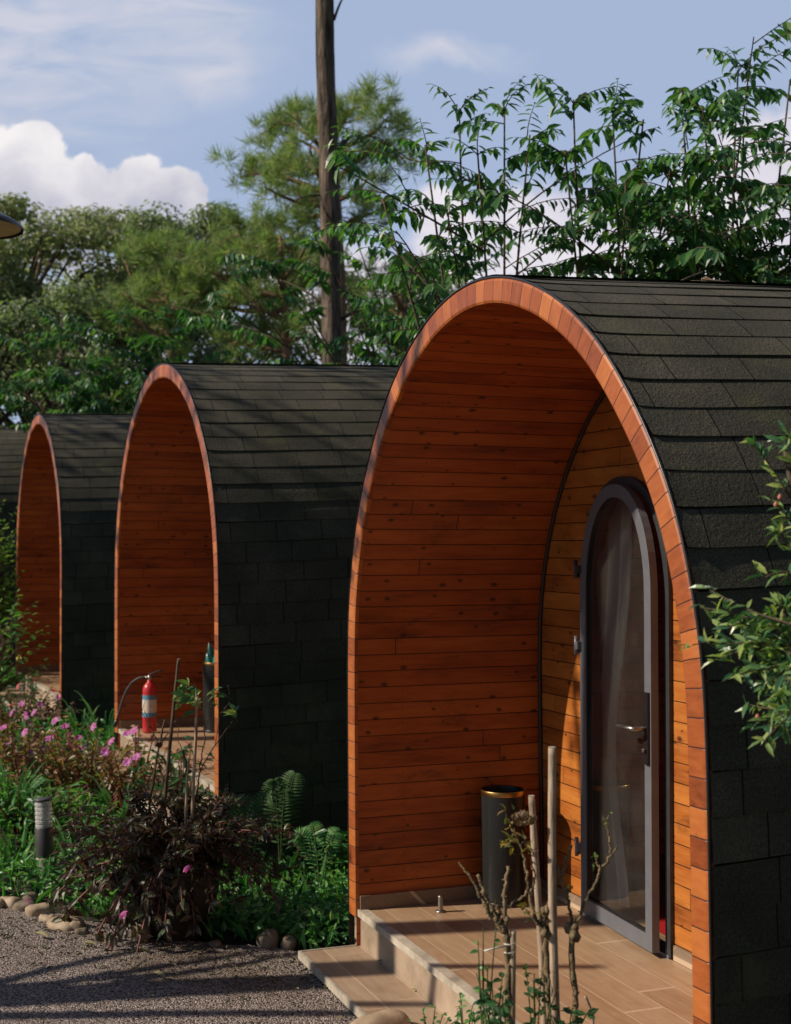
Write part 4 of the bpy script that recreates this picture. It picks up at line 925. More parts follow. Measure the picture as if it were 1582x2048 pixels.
def flower(name, pos, r, mat, parent, size=.022, n=6):
    mb = MB(); ax = unit(np.array([-.4, -.6, .7]) + r.normal(0, .35, 3)); a = unit(np.cross(ax, [0, 0, 1.0])); b = np.cross(ax, a); th = np.arange(n) * 2 * math.pi / n
    D = a * np.cos(th)[:, None] + b * np.sin(th)[:, None] + ax * .35
    mb.leaves(np.tile(pos, (n, 1)), D, ax + 0 * D, size, size * 1.05, 1, .1, .25)
    return mb.build(name, mat, parent)
def bedding(px, py, d, w, h, label, seed, leafmat, flowers, fmat=PINK, leaf=.055, n=420, stems=26, group='flowering plants of the garden bed', name='flowering_plant', fsize=.033):
    r = rs(seed); p = at(px, py, d); b = np.array([p[0], p[1], float(gz(p[0], p[1]))]); root = empty(name, b)
    W = MB(); L = MB(); tips = []
    for k in range(stems):
        a = r.uniform(0, 6.28); q = math.sqrt(r.random()); e = np.array([math.cos(a) * w * q, math.sin(a) * w * q * .8, h * r.uniform(.65, 1.05) * (1 - .35 * q)]); s0 = e * [.25, .25, 0]
        B = bez(s0 - [0, 0, .02], e, .05 * h, 6); W.tube(B, np.linspace(.006, .003, 6), 5, False); tips.append(e)
        m = n // stems; t = r.uniform(.25, 1.03, m); Bp = np.stack([np.interp(t, np.linspace(0, 1, 6), B[:, i]) for i in range(3)], -1)
        D = r.normal(size=(m, 3)) * [1, 1, .4] + [0, 0, .1]; sz = leaf * r.uniform(.6, 1.2, m)
        L.leaves(Bp + r.normal(0, .018, (m, 3)), D, np.array([0, 0, 1.0]) + r.normal(0, .4, (m, 3)), sz, sz * .42, 1, .15, .25)
    W.build('stems', STEMR, root); L.build('foliage', leafmat, root)
    for k in range(flowers):
        e = tips[k % len(tips)]; f = e + np.array([r.normal(0, .015), -abs(r.normal(0, .02)), .03 + .03 * r.random()]); flower('flower', f, r, fmat, root, fsize)
    return tag(root, label, 'plant', group)
bedding(60, 1600, 8.8, .42, .58, 'bronze leaved flowering plant with mauve blooms nearest the left edge', 201, BRONZE, 8, PINK, n=620, stems=36)
bedding(170, 1590, 8.7, .40, .58, 'bronze and green bedding plant left of the extinguisher, with pink blooms', 202, BRONZE, 7, PINK, n=620, stems=36)
bedding(265, 1600, 8.5, .36, .56, 'leafy bedding plant right below the porch edge, with pale mauve blooms', 203, BRONZE, 4, PINK, n=560, stems=32)
bedding(360, 1600, 8.2, .34, .56, 'green leaved plant before the second step', 204, G_DEEP, 1, PINK, .085, n=340, stems=24)
bedding(425, 1620, 7.7, .24, .50, 'broad leaved green plant at the foot of the second pod', 205, G_DEEP, 0, PINK, .09, n=260, stems=18)
bedding(20, 1520, 9.6, .40, .46, 'pink flowering plant at the far left of the bed', 206, BRONZE, 8, PINK, n=480, stems=28)
bedding(100, 1530, 9.6, .34, .26, 'pale flowered low plant in the middle of the bed', 207, BRONZE, 5, PINK, n=420, stems=26)
bedding(200, 1530, 9.6, .30, .22, 'reddish low plant close to the corner of the second porch', 208, BRONZE, 3, PINK, n=380, stems=24)
bedding(40, 1400, 11.6, .50, .46, 'red flowering plant in front of the third pod', 209, G_DEEP, 6, REDF, n=600, stems=34, fsize=.035)
bedding(105, 1400, 11.4, .36, .36, 'dark leaved plant with a mauve bloom by the third porch', 210, PURPLE, 2, PINK, n=420, stems=26)
bedding(-12, 1440, 11.0, .30, .36, 'plant with two mauve blooms at the left edge below the third pod', 211, BRONZE, 2, PINK, n=420, stems=26, fsize=.035)
bedding(45, 1655, 8.2, .42, .36, 'grassy green plant behind the bollard light', 212, G_COVER, 0, PINK, .07, n=520, stems=40)
bedding(140, 1660, 8.0, .40, .30, 'green leafy plant between bollard light and purple bush', 213, G_COVER, 0, PINK, .06, n=460, stems=36)
def shrub(px, py, d, w, h, label, seed, mat, leaf=.06, n=90, name='garden_shrub', spray=.35, wid=.45, yel=0):
    r = rs(seed); p = at(px, py, d); b = np.array([p[0], p[1], float(gz(p[0], p[1]))]); root = empty(name, b); W = MB(); L = MB(); tips = []
    for k in range(n):
        a = r.uniform(0, 6.28); q = math.sqrt(r.random()); e = np.array([math.cos(a) * w * q, math.sin(a) * w * q, h * r.uniform(.25, 1.0)]); s0 = np.array([e[0] * .15, e[1] * .15, e[2] * .45])
        W.tube(bez(s0, e, .02, 5), np.linspace(.010, .004, 5), 5, False)
        tips.append(twin_rank(L, W, e, e - s0 + r.normal(0, .15, 3), spray * r.uniform(.6, 1.1), r, leaf, wid, leaf * .55, .25, .003, .15)[-1])
    W.tube([(0, 0, -.05), (0, 0, h * .3), (.02, 0, h * .55)], [.03, .025, .015], 7)
    W.build('stems', BARK2, root); L.build('foliage', mat, root)
    for k in range(yel): flower('flower', tips[k * 5 % len(tips)], r, YELF if k % 3 else PINK, root, .04)
    return tag(root, label, 'shrub', 'garden shrubs')
shrub(-52, 1260, 13.9, .42, 1.75, 'bright yellow green shrub at the left edge beside the third pod', 221, G_YEL, .095, 270)
shrub(-20, 1330, 13.0, .38, .85, 'shrub with yellow blooms below the yellow green one at the left edge', 222, G_COVER, .10, 70, yel=4)

# purple bush in its pot
def potted_purple():
    p = at(350, 1868, 6.32); b = np.array([p[0], p[1], float(gz(p[0], p[1]))]); H = .33
    clay = mat_noise('dark glazed clay', [(.3, (.016, .012, .009)), (.55, (.036, .027, .020)), (.75, (.07, .055, .04))], 6, .55, .35, .01, .45, stretch=(1, 1, 5))
    root = empty('plant_pot', b)
    mb = MB(); mb.lathe([(0, -.03), (.12, -.03), (.135, 0), (.175, .10), (.202, .20), (.208, .27), (.20, .30)], k=44); mb.build('pot_body', clay, root)
    mb = MB(); mb.lathe([(.2, .298), (.215, .305), (.219, .322), (.213, H), (.196, H), (.19, .29)], k=44); mb.build('pot_rim', clay, root)
    mb = MB(); mb.lathe([(.192, .285), (.1, .30), (0, .305)], k=30); mb.build('potting_soil', mat_noise('potting soil', [(.3, (.015, .011, .008)), (.7, (.05, .038, .028))], 25, .95, .7, .01), root)
    tag(root, 'dark brown glazed pot overflowing with a purple leaved bush', 'plant pot')
    r = rs(301); bush = empty('purple_bush', b + [0, 0, H - .03]); W = MB(); L = MB(); tips = []
    for k in range(100):
        a = r.uniform(0, 6.28); q = r.uniform(.12, 1) ** .7; w = .60 * q
        low = r.random() < .30
        e = np.array([math.cos(a) * w * 1.0, math.sin(a) * w * .62, (.35 * r.uniform(.2, 1.1) * (1.1 - .5 * q)) if not low else r.uniform(-.12, .08)])
        B = bez([math.cos(a) * .05, math.sin(a) * .05, 0], e, .10 if low else .06, 8, bend=r.normal(0, .02, 3)); W.tube(B, np.linspace(.006, .0028, 8), 5, False); tips.append(e)
        for t in np.linspace(.35, 1, 6):
            c = np.array([np.interp(t, np.linspace(0, 1, 8), B[:, i]) for i in range(3)]); m = 11
            D = r.normal(size=(m, 3)) * [1, 1, .6] + unit(e) * .6 + [0, 0, -.05]; sz = r.uniform(.026, .06, m)
            L.leaves(c + r.normal(0, .012, (m, 3)), D, np.array([0, 0, 1.0]) + r.normal(0, .5, (m, 3)), sz, sz * .36, 1, .15, .3)
    # long runners hanging over the rim to the gravel
    for (tx, ty, dd) in ((125, 1835, 6.35), (195, 1868, 6.15), (255, 1850, 6.12), (205, 1775, 6.2), (110, 1790, 6.5), (315, 1835, 6.05), (135, 1740, 6.4), (390, 1850, 6.1), (270, 1925, 5.98), (205, 1925, 6.0), (290, 1800, 6.05), (330, 1860, 6.02), (365, 1815, 6.04), (240, 1800, 6.08)):
        e = at(tx, ty, dd) - (b + [0, 0, H - .03]); B = bez([e[0] * .2, e[1] * .3, .02], e, .07, 10); W.tube(B, np.linspace(.0075, .004, 10), 6, False)
        for t in (.5, .65, .8, .92, 1.0):
            c = np.array([np.interp(t, np.linspace(0, 1, 10), B[:, i]) for i in range(3)]); m = 7; D = r.normal(size=(m, 3)) * [1, 1, .5] + [0, 0, -.7]
            L.leaves(c + r.normal(0, .008, (m, 3)), D, np.array([0, -.6, .7]) + r.normal(0, .4, (m, 3)), r.uniform(.04, .075, m), .026, 1, .15, .3)
    W.build('stems', STEMR, bush); L.build('foliage', PURPLE, bush)
    for (tx, ty, dd) in ((375, 1738, 6.0), (247, 1830, 5.98), (58, 1802, 6.5)):
        flower('flower', at(tx, ty, dd) - (b + [0, 0, H - .03]), r, MAGENTA, bush, .024)
    tag(bush, 'dark purple leaved bush with red stems spilling over its pot', 'bush')
    return b + np.array([0, 0, H - .04])
potc = potted_purple()

def cane(name, a, b, r0, r1, label, cat='stake', mat=CANE, nodes=5, group='bamboo stakes', seed=1):
    a, b = np.asarray(a, float), np.asarray(b, float); r = rs(seed); root = empty(name, a)
    n = 40; t = np.linspace(0, 1, n); P = (b - a) * t[:, None] + np.sin(t * 5 + seed)[:, None] * r.normal(0, .004, 3)
    R = r0 + (r1 - r0) * t
    for q in (np.arange(nodes) + .5) / nodes: R = R * (1 + .14 * np.exp(-((t - q) / .012) ** 2))
    mb = MB(); mb.tube(P, R, 12); o = mb.build('culm', mat, root)
    mb = MB(); mb.lathe([(r1 * .2, 0), (r1 * .7, .0015), (r1 * .99, .001)], c=tuple(P[-1] + [0, 0, .0005]), k=12); mb.build('cut_end', NOSING, root)
    return tag(root, label, cat, group)
def twiggy(name, stems, label, seed, mat=ROSEW, leafmat=None, nleaf=0, leaf=.04, knob=(), tips=True, group='bare pruned rose bushes', thorns=True):
    """stems: list of (list of world points, r0, r1)"""
    r = rs(seed); b = np.asarray(stems[0][0][0], float); root = empty(name, b); W = MB(); L = MB(); allp = []
    for (pts, r0, r1) in stems:
        P = np.asarray(pts, float) - b; s = plen(P) / plen(P)[-1]; t = np.linspace(0, 1, 5 * len(P)); Q = np.stack([np.interp(t, s, P[:, i]) for i in range(3)], -1)
        Q[1:-1] = .25 * Q[:-2] + .5 * Q[1:-1] + .25 * Q[2:]; Q[1:-1] += r.normal(0, .0018, (len(Q) - 2, 3))
        R = np.linspace(r0, r1, len(Q)) * (1 + .10 * r.normal(0, 1, len(Q)).clip(-1.5, 1.5)); R = R * .86; W.tube(Q, R, 8); allp.append(Q)
        if thorns:
            for i in range(2, len(Q) - 1):
                if r.random() < .5: d = unit(r.normal(size=3)); W.tube(np.stack([Q[i], Q[i] + d * R[i] * 1.3, Q[i] + d * R[i] * 2.3]), [R[i] * .6, R[i] * .4, .0006], 5, False)
    for (k, rr) in knob:
        c = np.asarray(k, float) - b
        for _ in range(7): q = c + r.normal(0, rr * .45, 3); W.tube(np.stack([q - [0, 0, rr * .6], q, q + [0, 0, rr * .6]]), [rr * .35, rr * .6, rr * .3], 7)
    W.build('canes', mat, root)
    if leafmat is not None:
        for _ in range(nleaf):
            Q = allp[r.integers(len(allp) // 2, len(allp))]; c = Q[r.integers(len(Q) // 2, len(Q))]
            m = 3; L.leaves(c + r.normal(0, .01, (m, 3)), r.normal(size=(m, 3)) + [0, 0, .1], np.array([0, -.4, .9]) + r.normal(0, .5, (m, 3)), leaf * r.uniform(.6, 1.2, m), leaf * .5, 1, .15, .25)
        L.build('foliage', leafmat, root)
    return tag(root, label, 'rose bush', group)
# pot: two bare rose canes and thin stakes
def A(*l): return [at(*q) for q in l]
pz = potc[2]
cane('garden_stake', [at(318, 1735, 6.35)[0], 6.32, pz], at(357, 1318, 6.35), .010, .007, 'thin dark stake leaning right out of the purple bush', 'stake', BARK2, 4, 'thin stakes in the pot', 2)
cane('garden_stake', [at(388, 1735, 6.3)[0], 6.28, pz], at(391, 1395, 6.3), .0085, .007, 'thin brown stake standing upright in the purple bush', 'stake', CANE, 4, 'thin stakes in the pot', 3)
cane('garden_stake', [at(365, 1735, 6.3)[0], 6.31, pz], at(378, 1520, 6.3), .006, .005, 'short thin stake beside the upright brown one', 'stake', CANE, 3, 'thin stakes in the pot', 4)
D0 = 6.36
twiggy('rose_bush', [(A((292, 1740, D0), (300, 1600, D0), (318, 1490, D0), (330, 1440, D0)), .009, .005), (A((318, 1490, D0), (300, 1450, D0), (288, 1420, D0)), .004, .002), (A((316, 1495, D0), (345, 1455, D0), (352, 1440, D0)), .004, .002), (A((300, 1455, D0), (284, 1425, D0), (290, 1400, D0)), .0022, .0012)],
       'dark bare rose cane forking beneath the extinguisher', 311, BARK2, knob=[(at(318, 1490, D0), .014)], group='bare roses in the pot')
twiggy('rose_bush', [(A((375, 1740, D0), (372, 1640, D0), (374, 1540, D0), (366, 1500, D0)), .008, .005), (A((374, 1530, D0), (355, 1480, D0), (358, 1450, D0)), .003, .0015), (A((388, 1640, D0), (400, 1540, D0), (430, 1490, D0), (466, 1440, D0)), .005, .002), (A((430, 1490, D0), (440, 1430, D0), (432, 1400, D0)), .0022, .001), (A((455, 1455, D0), (475, 1445, D0), (465, 1420, D0)), .002, .001),
      (A((440, 1430, D0), (462, 1400, D0), (455, 1370, D0)), .002, .001), (A((400, 1540, D0), (412, 1460, D0), (400, 1390, D0)), .004, .002), (A((400, 1420, D0), (385, 1385, D0), (372, 1378, D0)), .003, .0012), (A((412, 1460, D0), (430, 1380, D0), (425, 1375, D0)), .002, .001)],
       'bare rose with fine branching twigs and a few green leaves at its top', 312, BARK2, G_SHRUB, 9, .06, knob=[(at(376, 1545, D0), .014)], group='bare roses in the pot')
r_ = rs(5)
mb = MB(); c = at(392, 1385, 6.33); mb.leaves(c + r_.normal(0, .045, (16, 3)), r_.normal(size=(16, 3)) * [1, .6, .5] + [-.3, 0, -.3], np.array([0, -.7, .6]) + r_.normal(0, .4, (16, 3)), .075, .036, 1)
mb.tube(A((390, 1500, 6.33), (393, 1420, 6.33), (392, 1375, 6.33)), .003, 6)
o = mb.build('rose_shoot', G_SHRUB); tag(o, 'fresh green leafy shoot at the top of the potted canes', 'shoot')

# foreground rose bed
DF = 3.2
cane('bamboo_stake', at(1112, 2140, DF), at(1103, 1496, DF), .0108, .0092, 'tallest pale bamboo stake in front of the near porch', nodes=3, seed=5)
cane('bamboo_stake', at(1092, 2140, DF + .05), at(1066, 1600, DF + .05), .009, .0078, 'pale bamboo stake just left of the tallest one', nodes=3, seed=6)
cane('bamboo_stake', at(1024, 2140, DF), at(1026, 1862, DF), .0075, .0075, 'short yellow bamboo stake tied to the left rose', nodes=2, seed=7)
cane('bamboo_stake', at(1190, 2120, DF + .1), at(1173, 1990, DF + .1), .004, .0035, 'thin short yellow cane leaning at the right of the roses', nodes=2, seed=8)
twiggy('rose_bush', [(A((1016, 2140, DF), (1017, 1960, DF), (1014, 1905, DF), (1010, 1860, DF)), .0105, .009), (A((1010, 1865, DF), (985, 1835, DF), (958, 1790, DF), (940, 1750, DF), (918, 1725, DF)), .007, .0025), (A((1000, 1845, DF), (975, 1800, DF), (962, 1765, DF), (955, 1750, DF)), .006, .005),
       (A((1010, 1860, DF), (1010, 1800, DF), (1013, 1760, DF), (1016, 1732, DF)), .007, .005), (A((1008, 1815, DF), (1040, 1800, DF), (1065, 1778, DF), (1070, 1740, DF), (1060, 1715, DF)), .005, .0025), (A((1003, 1830, DF), (990, 1800, DF)), .005, .004)],
       'pruned rose with stubby knobbly branches, leftmost in the foreground', 321, knob=[(at(1008, 1848, DF), .014), (at(992, 1838, DF), .011)])
twiggy('rose_bush', [(A((1100, 2140, DF + .04), (1096, 1960, DF + .04), (1092, 1880, DF + .04), (1090, 1850, DF + .04)), .010, .008), (A((1088, 1865, DF), (1070, 1835, DF), (1060, 1790, DF), (1053, 1740, DF), (1045, 1700, DF), (1035, 1670, DF)), .006, .003), (A((1086, 1850, DF), (1094, 1815, DF), (1100, 1800, DF)), .007, .005),
       (A((1035, 1675, DF), (1022, 1650, DF), (1012, 1625, DF)), .0028, .002), (A((1040, 1690, DF), (1050, 1680, DF), (1056, 1700, DF)), .002, .001), (A((1030, 1660, DF), (1018, 1690, DF), (1008, 1695, DF)), .002, .001), (A((1075, 1850, DF), (1050, 1820, DF), (1046, 1812, DF)), .002, .001)],
       'middle rose beside the tallest stake, with yellowing leaves and a dried bloom', 322, knob=[(at(1092, 1865, DF), .016), (at(1088, 1825, DF), .012)], leafmat=mat_leaf('yellowing rose leaf', [(.08, .10, .03), (.20, .20, .04), (.35, .22, .03), (.22, .13, .08)], .5, .3), nleaf=12, leaf=.026)
twiggy('rose_bush', [(A((1160, 2140, DF), (1150, 2010, DF), (1144, 1930, DF), (1143, 1865, DF)), .009, .008), (A((1146, 1855, DF), (1135, 1800, DF), (1122, 1760, DF), (1108, 1715, DF), (1102, 1705, DF)), .005, .0028), (A((1150, 1855, DF), (1172, 1800, DF), (1195, 1755, DF), (1215, 1720, DF), (1236, 1690, DF)), .0055, .0028),
       (A((1118, 1765, DF), (1128, 1735, DF), (1140, 1700, DF), (1142, 1690, DF)), .005, .004), (A((1200, 1745, DF), (1192, 1715, DF), (1190, 1705, DF)), .0028, .002), (A((1222, 1710, DF), (1218, 1670, DF), (1212, 1640, DF), (1220, 1630, DF)), .003, .0015), (A((1128, 1790, DF), (1140, 1780, DF), (1145, 1772, DF)), .003, .002), (A((1212, 1645, DF), (1206, 1636, DF)), .0015, .001)],
       'right hand rose with a long branch crossing the glass door', 323, knob=[(at(1145, 1862, DF), .020)], leafmat=G_YEL, nleaf=4, leaf=.014)
# dried bloom on the middle rose
mb = MB(); r = rs(9); c = at(1048, 1642, DF); n = 60; g = unit(r.normal(size=(n, 3))) * [.030, .02, .014]; mb.leaves(c + g * .6, g / .03 + [0, 0, .5], unit(g) + r.normal(0, .3, (n, 3)), .017, .016, 1, .1, .4)
o = mb.build('dried_bloom', mat_leaf('dry petal', [(.20, .11, .07), (.34, .22, .15), (.42, .30, .22)], .8, .2, vein=False)); tag(o, 'brown dried flower head on the middle rose', 'flower head')
mb = MB()
for yy in (1888, 1905): mb.tube([at(1008, yy, DF - .012), at(1018, yy + 2, DF - .02), at(1032, yy - 1, DF - .012), at(1030, yy + 3, DF + .012), at(1010, yy + 2, DF + .014)], .0016, 5)
mb.tube([at(1012, 1892, DF - .012), at(985, 1898, DF - .03), at(968, 1902, DF - .03)], .0022, 5)
o = mb.build('plastic_tie', mat_plain('white plastic tie', (.62, .58, .50), .5)); tag(o, 'white plastic tie holding the left rose to its short stake', 'tie')
def weeds(spec, label, seed, mat=G_DEEP, leaf=.03, n=60, up=.10, w=.05):
    r = rs(seed); b = at(*spec); root = empty('weed', b); W = MB(); L = MB()
    for k in range(7):
        e = np.array([r.normal(0, w), r.normal(0, w * .7), up * r.uniform(.5, 1.1)]); B = bez([e[0] * .3, e[1] * .3, -.05], e, .02, 6); W.tube(B, np.linspace(.002, .0012, 6), 5, False)
        m = n // 7; t = r.uniform(.1, 1, m); c = np.stack([np.interp(t, np.linspace(0, 1, 6), B[:, i]) for i in range(3)], -1)
        L.leaves(c, r.normal(size=(m, 3)) * [1, 1, .5] + [0, 0, .2], np.array([0, -.3, .9]) + r.normal(0, .4, (m, 3)), leaf * r.uniform(.6, 1.2, m), leaf * .55, 1, .12, .25)
    W.build('stems', STEMG, root); L.build('foliage', mat, root); return tag(root, label, 'weed', 'weeds round the foreground roses')
weeds((990, 2045, 3.1), 'leafy weed at the foot of the left rose', 331, up=.09, w=.04, n=40)
weeds((1070, 2050, 3.1), 'dark leaved weed between the left and middle roses', 332, up=.15, w=.035, n=30)
weeds((1130, 2055, 3.15), 'low weed at the foot of the right rose', 333, up=.07, w=.05, n=40)
weeds((930, 2062, 3.4), 'small sprig by the foot of the porch step', 334, G_COVER, .02, 50, .08, .05)
weeds((860, 2062, 3.6), 'low green sprig between boulder and step', 335, G_COVER, .02, 50, .06, .07)
weeds((968, 2040, 3.15), 'single tall thin weed left of the roses', 336, G_COVER, .022, 24, .20, .012)
weeds((1010, 2070, 3.05), 'broad leaved weed in front of the left rose', 337, G_DEEP, .030, 34, .08, .06)

# bush in front of the near pod, at the right edge
def right_bush():
    r = rs(401); D = 2.95; b = at(1640, 2050, D); b = np.array([1.02, 2.95, .1]); root = empty('willow_leaved_bush', b); W = MB(); L = MB()
    main = [[(0, 0, 0), at(1640, 1700, D) - b, at(1600, 1450, D) - b, at(1580, 1300, D) - b, at(1565, 1220, D) - b], [(0, 0, 0), at(1660, 1500, D) - b, at(1620, 1200, D) - b, at(1590, 1010, D) - b, at(1570, 900, D) - b]]
    for P in main: P = np.array(P, float); W.tube(P, np.linspace(.014, .005, len(P)), 7)
    def shoot(a, e, n=9, sz=.039, flat=False):
        a, e = at(*a) - b, at(*e) - b; B = bez(a, e, .01, 7, bend=r.normal(0, .012, 3)); W.tube(B, np.linspace(.0032, .0014, 7), 5, False); d = unit(e - a)
        for t in np.linspace(.2, 1, n):
            c = np.array([np.interp(t, np.linspace(0, 1, 7), B[:, i]) for i in range(3)]); m = 3; s_ = sz * r.uniform(.65, 1.2, m)
            D_ = r.normal(size=(m, 3)) * [1, .8, .8] + d * .9; L.leaves(c + r.normal(0, .004, (m, 3)), D_, np.array([-.4, -.3, .9]) + r.normal(0, .45, (m, 3)), s_, s_ * .33, 1, .2, .22)
    for (a, e, n) in (((1590, 1010, D), (1505, 885, D), 7), ((1585, 960, D), (1568, 880, D), 6), ((1590, 1060, D), (1545, 1000, D), 5), ((1600, 1180, D), (1530, 1155, D), 5), ((1600, 1120, D), (1560, 1060, D), 5)): shoot(a, e, n)
    for (tx, ty, n) in ((1400, 1215, 6), (1385, 1290, 5), (1420, 1180, 6), (1440, 1250, 8), (1430, 1320, 8), (1470, 1350, 9), (1460, 1230, 9), (1500, 1280, 10), (1530, 1230, 10), (1500, 1340, 10), (1545, 1320, 10), (1560, 1250, 10), (1520, 1380, 9), (1550, 1210, 10), (1480, 1290, 9), (1570, 1370, 10), (1575, 1290, 11), (1450, 1290, 8)):
        shoot((1590 + r.normal(0, 15), 1300 + .35 * (ty - 1270) + r.normal(0, 12), D + r.normal(0, .07)), (tx, ty, D + r.normal(0, .12)), n)
    for (tx, ty, n) in ((1510, 1450, 8), (1530, 1480, 8), (1550, 1420, 9), (1500, 1410, 7), (1570, 1470, 9), (1575, 1430, 9), (1560, 1390, 9)):
        shoot((1600 + r.normal(0, 10), 1400 + r.normal(0, 15), D + r.normal(0, .06)), (tx, ty, D + r.normal(0, .10)), n)
    W.build('stems', BARK2, root); L.build('foliage', G_SHRUB, root)
    buds = MB()
    for (tx, ty) in ((1515, 1440), (1540, 1455), (1560, 1000), (1552, 1015), (1545, 1462)):
        c = at(tx, ty, D - .06) - b; buds.tube(np.stack([c, c + [0, 0, .006], c + [0, 0, .013]]), [.003, .006, .002], 8)
    buds.build('buds', mat_plain('rosy bud', (.45, .16, .10), .5), root)
    tag(root, 'willow leaved bush with pale green tips against the dark near pod', 'bush')
right_bush()

# ferns and tall grasses by the second pod
def fern(px, py, d, fronds, label, seed, L=.45, mat=G_FERN):
    r = rs(seed); p = at(px, py, d); b = np.array([p[0], p[1], float(gz(p[0], p[1]))]); root = empty('fern', b); W = MB(); F = MB()
    for (ex, ey, dd) in fronds:
        e = at(ex, ey, d + dd) - b; B = bez([0, 0, 0], e, .10, 16); W.tube(B, np.linspace(.004, .0012, 16), 5, False); Lb = plen(B)[-1]
        n = 19; t = np.linspace(.22, 1, n); c = np.stack([np.interp(t, np.linspace(0, 1, 16), B[:, i]) for i in range(3)], -1); Tn = unit(np.gradient(c, axis=0)); S = unit(np.cross(Tn, [0, -.75, .65]))
        ln = Lb * .155 * np.sin(np.clip((t - .1) / .9, 0, 1) * math.pi * .92) ** .8 + .008
        for sg in (1, -1): F.leaves(c, S * sg + Tn * .35 + [0, 0, .05], np.array([0, -.75, .65]) + r.normal(0, .1, (n, 3)), ln, np.full(n, .0125) * (Lb / .45), 1, .1, .25)
    W.build('stems', STEMG, root); F.build('fronds', mat, root); return tag(root, label, 'fern', 'ferns beside the second pod')
fern(500, 1690, 7.3, [(445, 1600, 0), (410, 1650, .1), (540, 1590, -.1), (480, 1600, -.1)], 'pale green fern with wide fronds in front of the dark wall', 501)
fern(560, 1660, 7.4, [(548, 1560, 0), (590, 1548, .05), (570, 1580, 0)], 'upright fern with a curled tip against the dark wall', 502, mat=G_FERN)
fern(640, 1720, 7.0, [(590, 1670, 0), (680, 1665, .1), (620, 1650, .1)], 'darker fern near the corner of the near pod', 503, mat=G_COVER)
def grass_clump(px, py, d, n, h, label, seed, w=.10):
    r = rs(seed); p = at(px, py, d); b = np.array([p[0], p[1], float(gz(p[0], p[1]))]); root = empty('grass_clump', b); mb = MB()
    for k in range(n):
        a = r.uniform(0, 6.28); hh = h * r.uniform(.55, 1.1); e = np.array([math.cos(a) * hh * .55, math.sin(a) * hh * .4, hh * r.uniform(.55, .95)]); s0 = np.array([math.cos(a) * w * .3, math.sin(a) * w * .3, -.02])
        B = bez(s0, e, .22 * hh, 9); T_ = unit(np.gradient(B, axis=0)); S = unit(np.cross(T_, [0, -1, .4])); wd = (.007 * (1 - np.linspace(0, 1, 9) ** 2) + .0006)[:, None]
        mb.grid(np.stack([B - S * wd, B + [0, 0, -.003], B + S * wd], 1))
    mb.build('blades', G_BLADE, root); return tag(root, label, 'grass', 'clumps of long grass')
grass_clump(210, 1420, 10.6, 13, .60, 'clump of long arching grass at the dark wall of the third pod', 511)
grass_clump(165, 1420, 11.0, 16, .34, 'shorter grass clump right of the third porch', 512)
grass_clump(20, 1640, 8.2, 40, .45, 'long grass clump at the left edge behind the bollard light', 513)
grass_clump(150, 1700, 7.4, 12, .34, 'few tall blades between bollard light and purple bush', 514)
grass_clump(235, 1600, 8.3, 16, .35, 'thin grass tuft among the bedding plants', 515)
bedding(690, 1660, 7.35, .16, .36, 'broad leaved plant in the shade at the back corner of the near pod', 216, G_COVER, 0, PINK, .09, n=110, stems=12)
bedding(600, 1680, 7.45, .26, .18, 'low shaded green plant between the ferns', 217, G_DEEP, 0, PINK, .06, n=220, stems=20)

# ------------------------------------------------------------------ trees standing left of the picture, whose shade falls across it
def shade_tree(x, y, crown, label, seed, mat=G_FOREST2, leaf=.13, tr=.15, per=120, name='broadleaf_tree', limb=()):
    r = rs(seed); b = np.array([x, y, float(gz(x, y))]); root = empty(name, b); W = MB(); L = MB(); H = max(c[2] for c in crown) - b[2]
    tp = np.array([r.normal(0, .1), r.normal(0, .1), H]); trk = bez([0, 0, -.1], tp, 0, 10, bend=[.05, .08, 0]); W.tube(trk, np.linspace(tr, tr * .35, 10), 10)
    for (cx, cy, cz, cr) in crown:
        p = np.array([cx, cy, cz]) - b; W.tube(bez([0, 0, max(.8, p[2] * .72)], p, .1, 7, bend=r.normal(0, .1, 3)), np.linspace(.045, .012, 7), 6, False)
        m = int(per * (cr / .5) ** 2); g = unit(r.normal(size=(m, 3))) * (r.uniform(.1, 1, (m, 1)) ** .55) * np.array([cr, cr, cr * .8]); N = unit(r.normal(size=(m, 3)) * .6 + [0, 0, .8])
        L.leaves(p + g, unit(np.cross(N, r.normal(size=(m, 3)))), N, leaf * r.uniform(.7, 1.2, m), leaf * .5, 0, .12, .1)
    for l in limb: W.tube(bez(np.array(l[0]) - b, np.array(l[1]) - b, .05, 7), np.linspace(l[2], l[2] * .5, 7), 7)
    W.build('trunk', BARK, root); L.build('crown', mat, root); return tag(root, label, 'tree', 'trees along the path left of the pods')
K = math.tan(SUN_EL)
def up(x, y, z, dist): return (x - .987 * dist, y - .16 * dist, z + dist * K)      # from a shaded point back towards the sun
def crown(pts, r=rs(1)): return [(*up(px, py, pz, d), cr) for (px, py, pz, d, cr) in pts]
shade_tree(-4.6, 4.86, crown([(-.2, 5.9, 2.2, 4.4, .45), (.9, 5.4, 2.8, 5.4, .45), (1.9, 5.0, 2.9, 6, .45), (-.6, 6.3, .55, 3.6, .42), (-1.15, 6.35, .4, 3.3, .40), (-.9, 6.05, .3, 3.5, .3)]),
           'path tree nearest the pods, out of the frame at the left', 601, limb=[((-4.6, 4.86, 1.6), (-3.3, 4.5, 3.2), .05), ((-4.6, 4.86, 1.1), (-3.2, 4.1, 2.7), .045), ((-4.6, 4.86, .9), (-3.6, 5.3, 2.1), .04)])
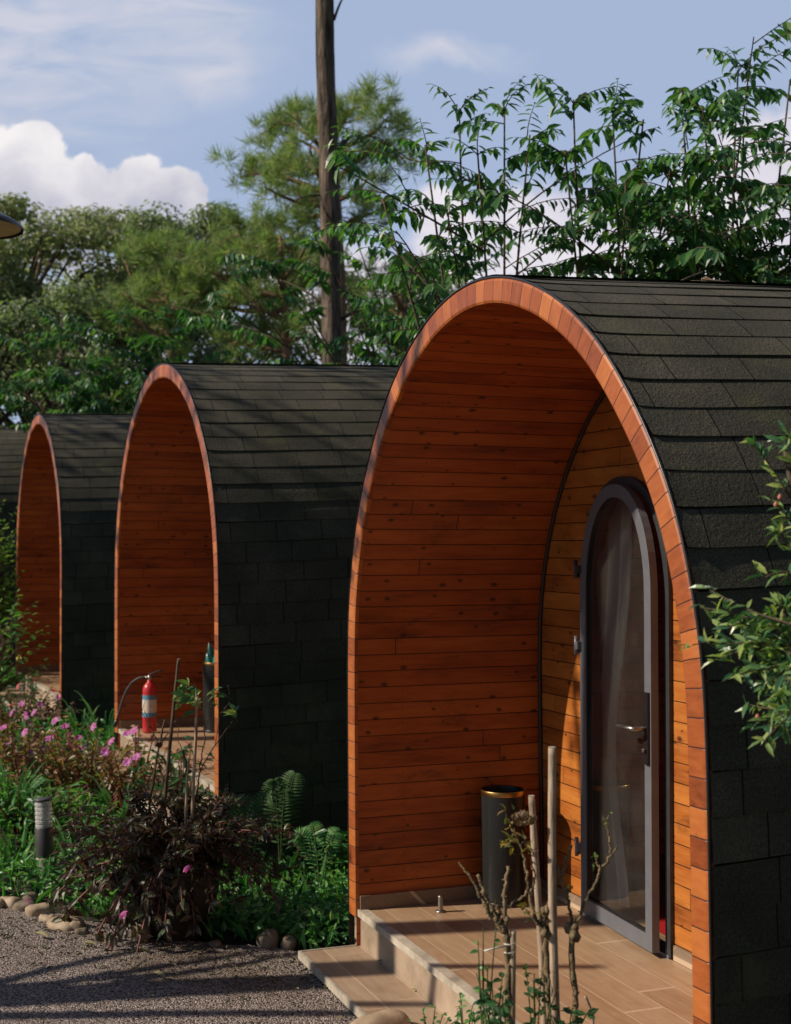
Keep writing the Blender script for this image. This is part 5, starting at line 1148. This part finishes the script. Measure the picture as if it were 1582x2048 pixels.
shade_tree(-6.6, 8.6, crown([(-1.7, 9.4, 2.9, 5, .6), (-1.2, 8.2, 2.6, 5.4, .55), (-2.2, 10.2, 2.3, 4.7, .5), (-.2, 9.4, 2.9, 6.3, .5), (.3, 9.0, 2.7, 6.6, .5), (-1.5, 9.3, 2.3, 5, .4)]),
           'path tree level with the second pod, out of the frame at the left', 602)
shade_tree(-9.3, 12.6, crown([(-3.8, 13.6, 2.8, 5.4, .75), (-2.8, 12.2, 2.9, 6.2, .7), (-1.8, 12.9, 2.8, 7, .6)]),
           'path tree level with the third pod, out of the frame at the left', 603)

r = rs(91); LITTER = mat_leaf('fallen leaf', [(.30, .30, .16), (.34, .26, .12), (.20, .24, .11)], .7, .15)
for (px, py, d, zz, L_, lab) in ((752, 1916, 5.72, STEP, .075, 'curled pale fallen leaf on the low step against the riser'), (820, 1976, 5.35, STEP, .05, 'small dark fallen leaf lying in the middle of the low step'), (305, 1950, 5.63, .125, .085, 'pale green fallen leaf on the gravel below the plant pot'),
                        (68, 1880, 6.2, .125, .085, 'long pale fallen leaf on the gravel near the left stones'), (165, 1902, 6.05, .125, .07, 'dull green fallen leaf on the gravel by the small brown stone')):
    p = at(px, py, d); mb = MB(); mb.leaves(np.array([p[0], p[1], zz + .008]), np.array([1, -.35 + .3 * r.normal(), .06]), np.array([.1, -.1, 1.0]), L_, L_ * .4, 1, .22, .18)
    o = mb.build('fallen_leaf', LITTER); tag(o, lab, 'leaf', 'fallen leaves')

for i, (x, y, h, w_) in enumerate([(-2.5, -7.5, 9, 2.6), (2.5, -8.5, 10, 3.0), (7.5, -6.5, 9, 2.8), (11, -1, 9, 2.8), (13, 5.5, 9, 2.8)]):  # unseen trees, added to block skylight on the near walls and porches
    r = rs(700 + i); pts = []
    for k in range(16):
        a = r.uniform(0, 6.28); q = r.random(); pts.append((x + math.cos(a) * w_ * .75, y + math.sin(a) * w_ * .75, 1.6 + (h - 2) * q, r.uniform(1.0, 1.5)))
    shade_tree(x, y, pts, ['broad tree behind the viewpoint, toward the left', 'broad tree straight behind the viewpoint', 'broad tree behind the viewpoint, toward the right', 'broad tree to the right of the near pod, outside the frame', 'broad tree past the rear of the near pod, outside the frame'][i], 700 + i, leaf=.34, tr=.2, per=34)
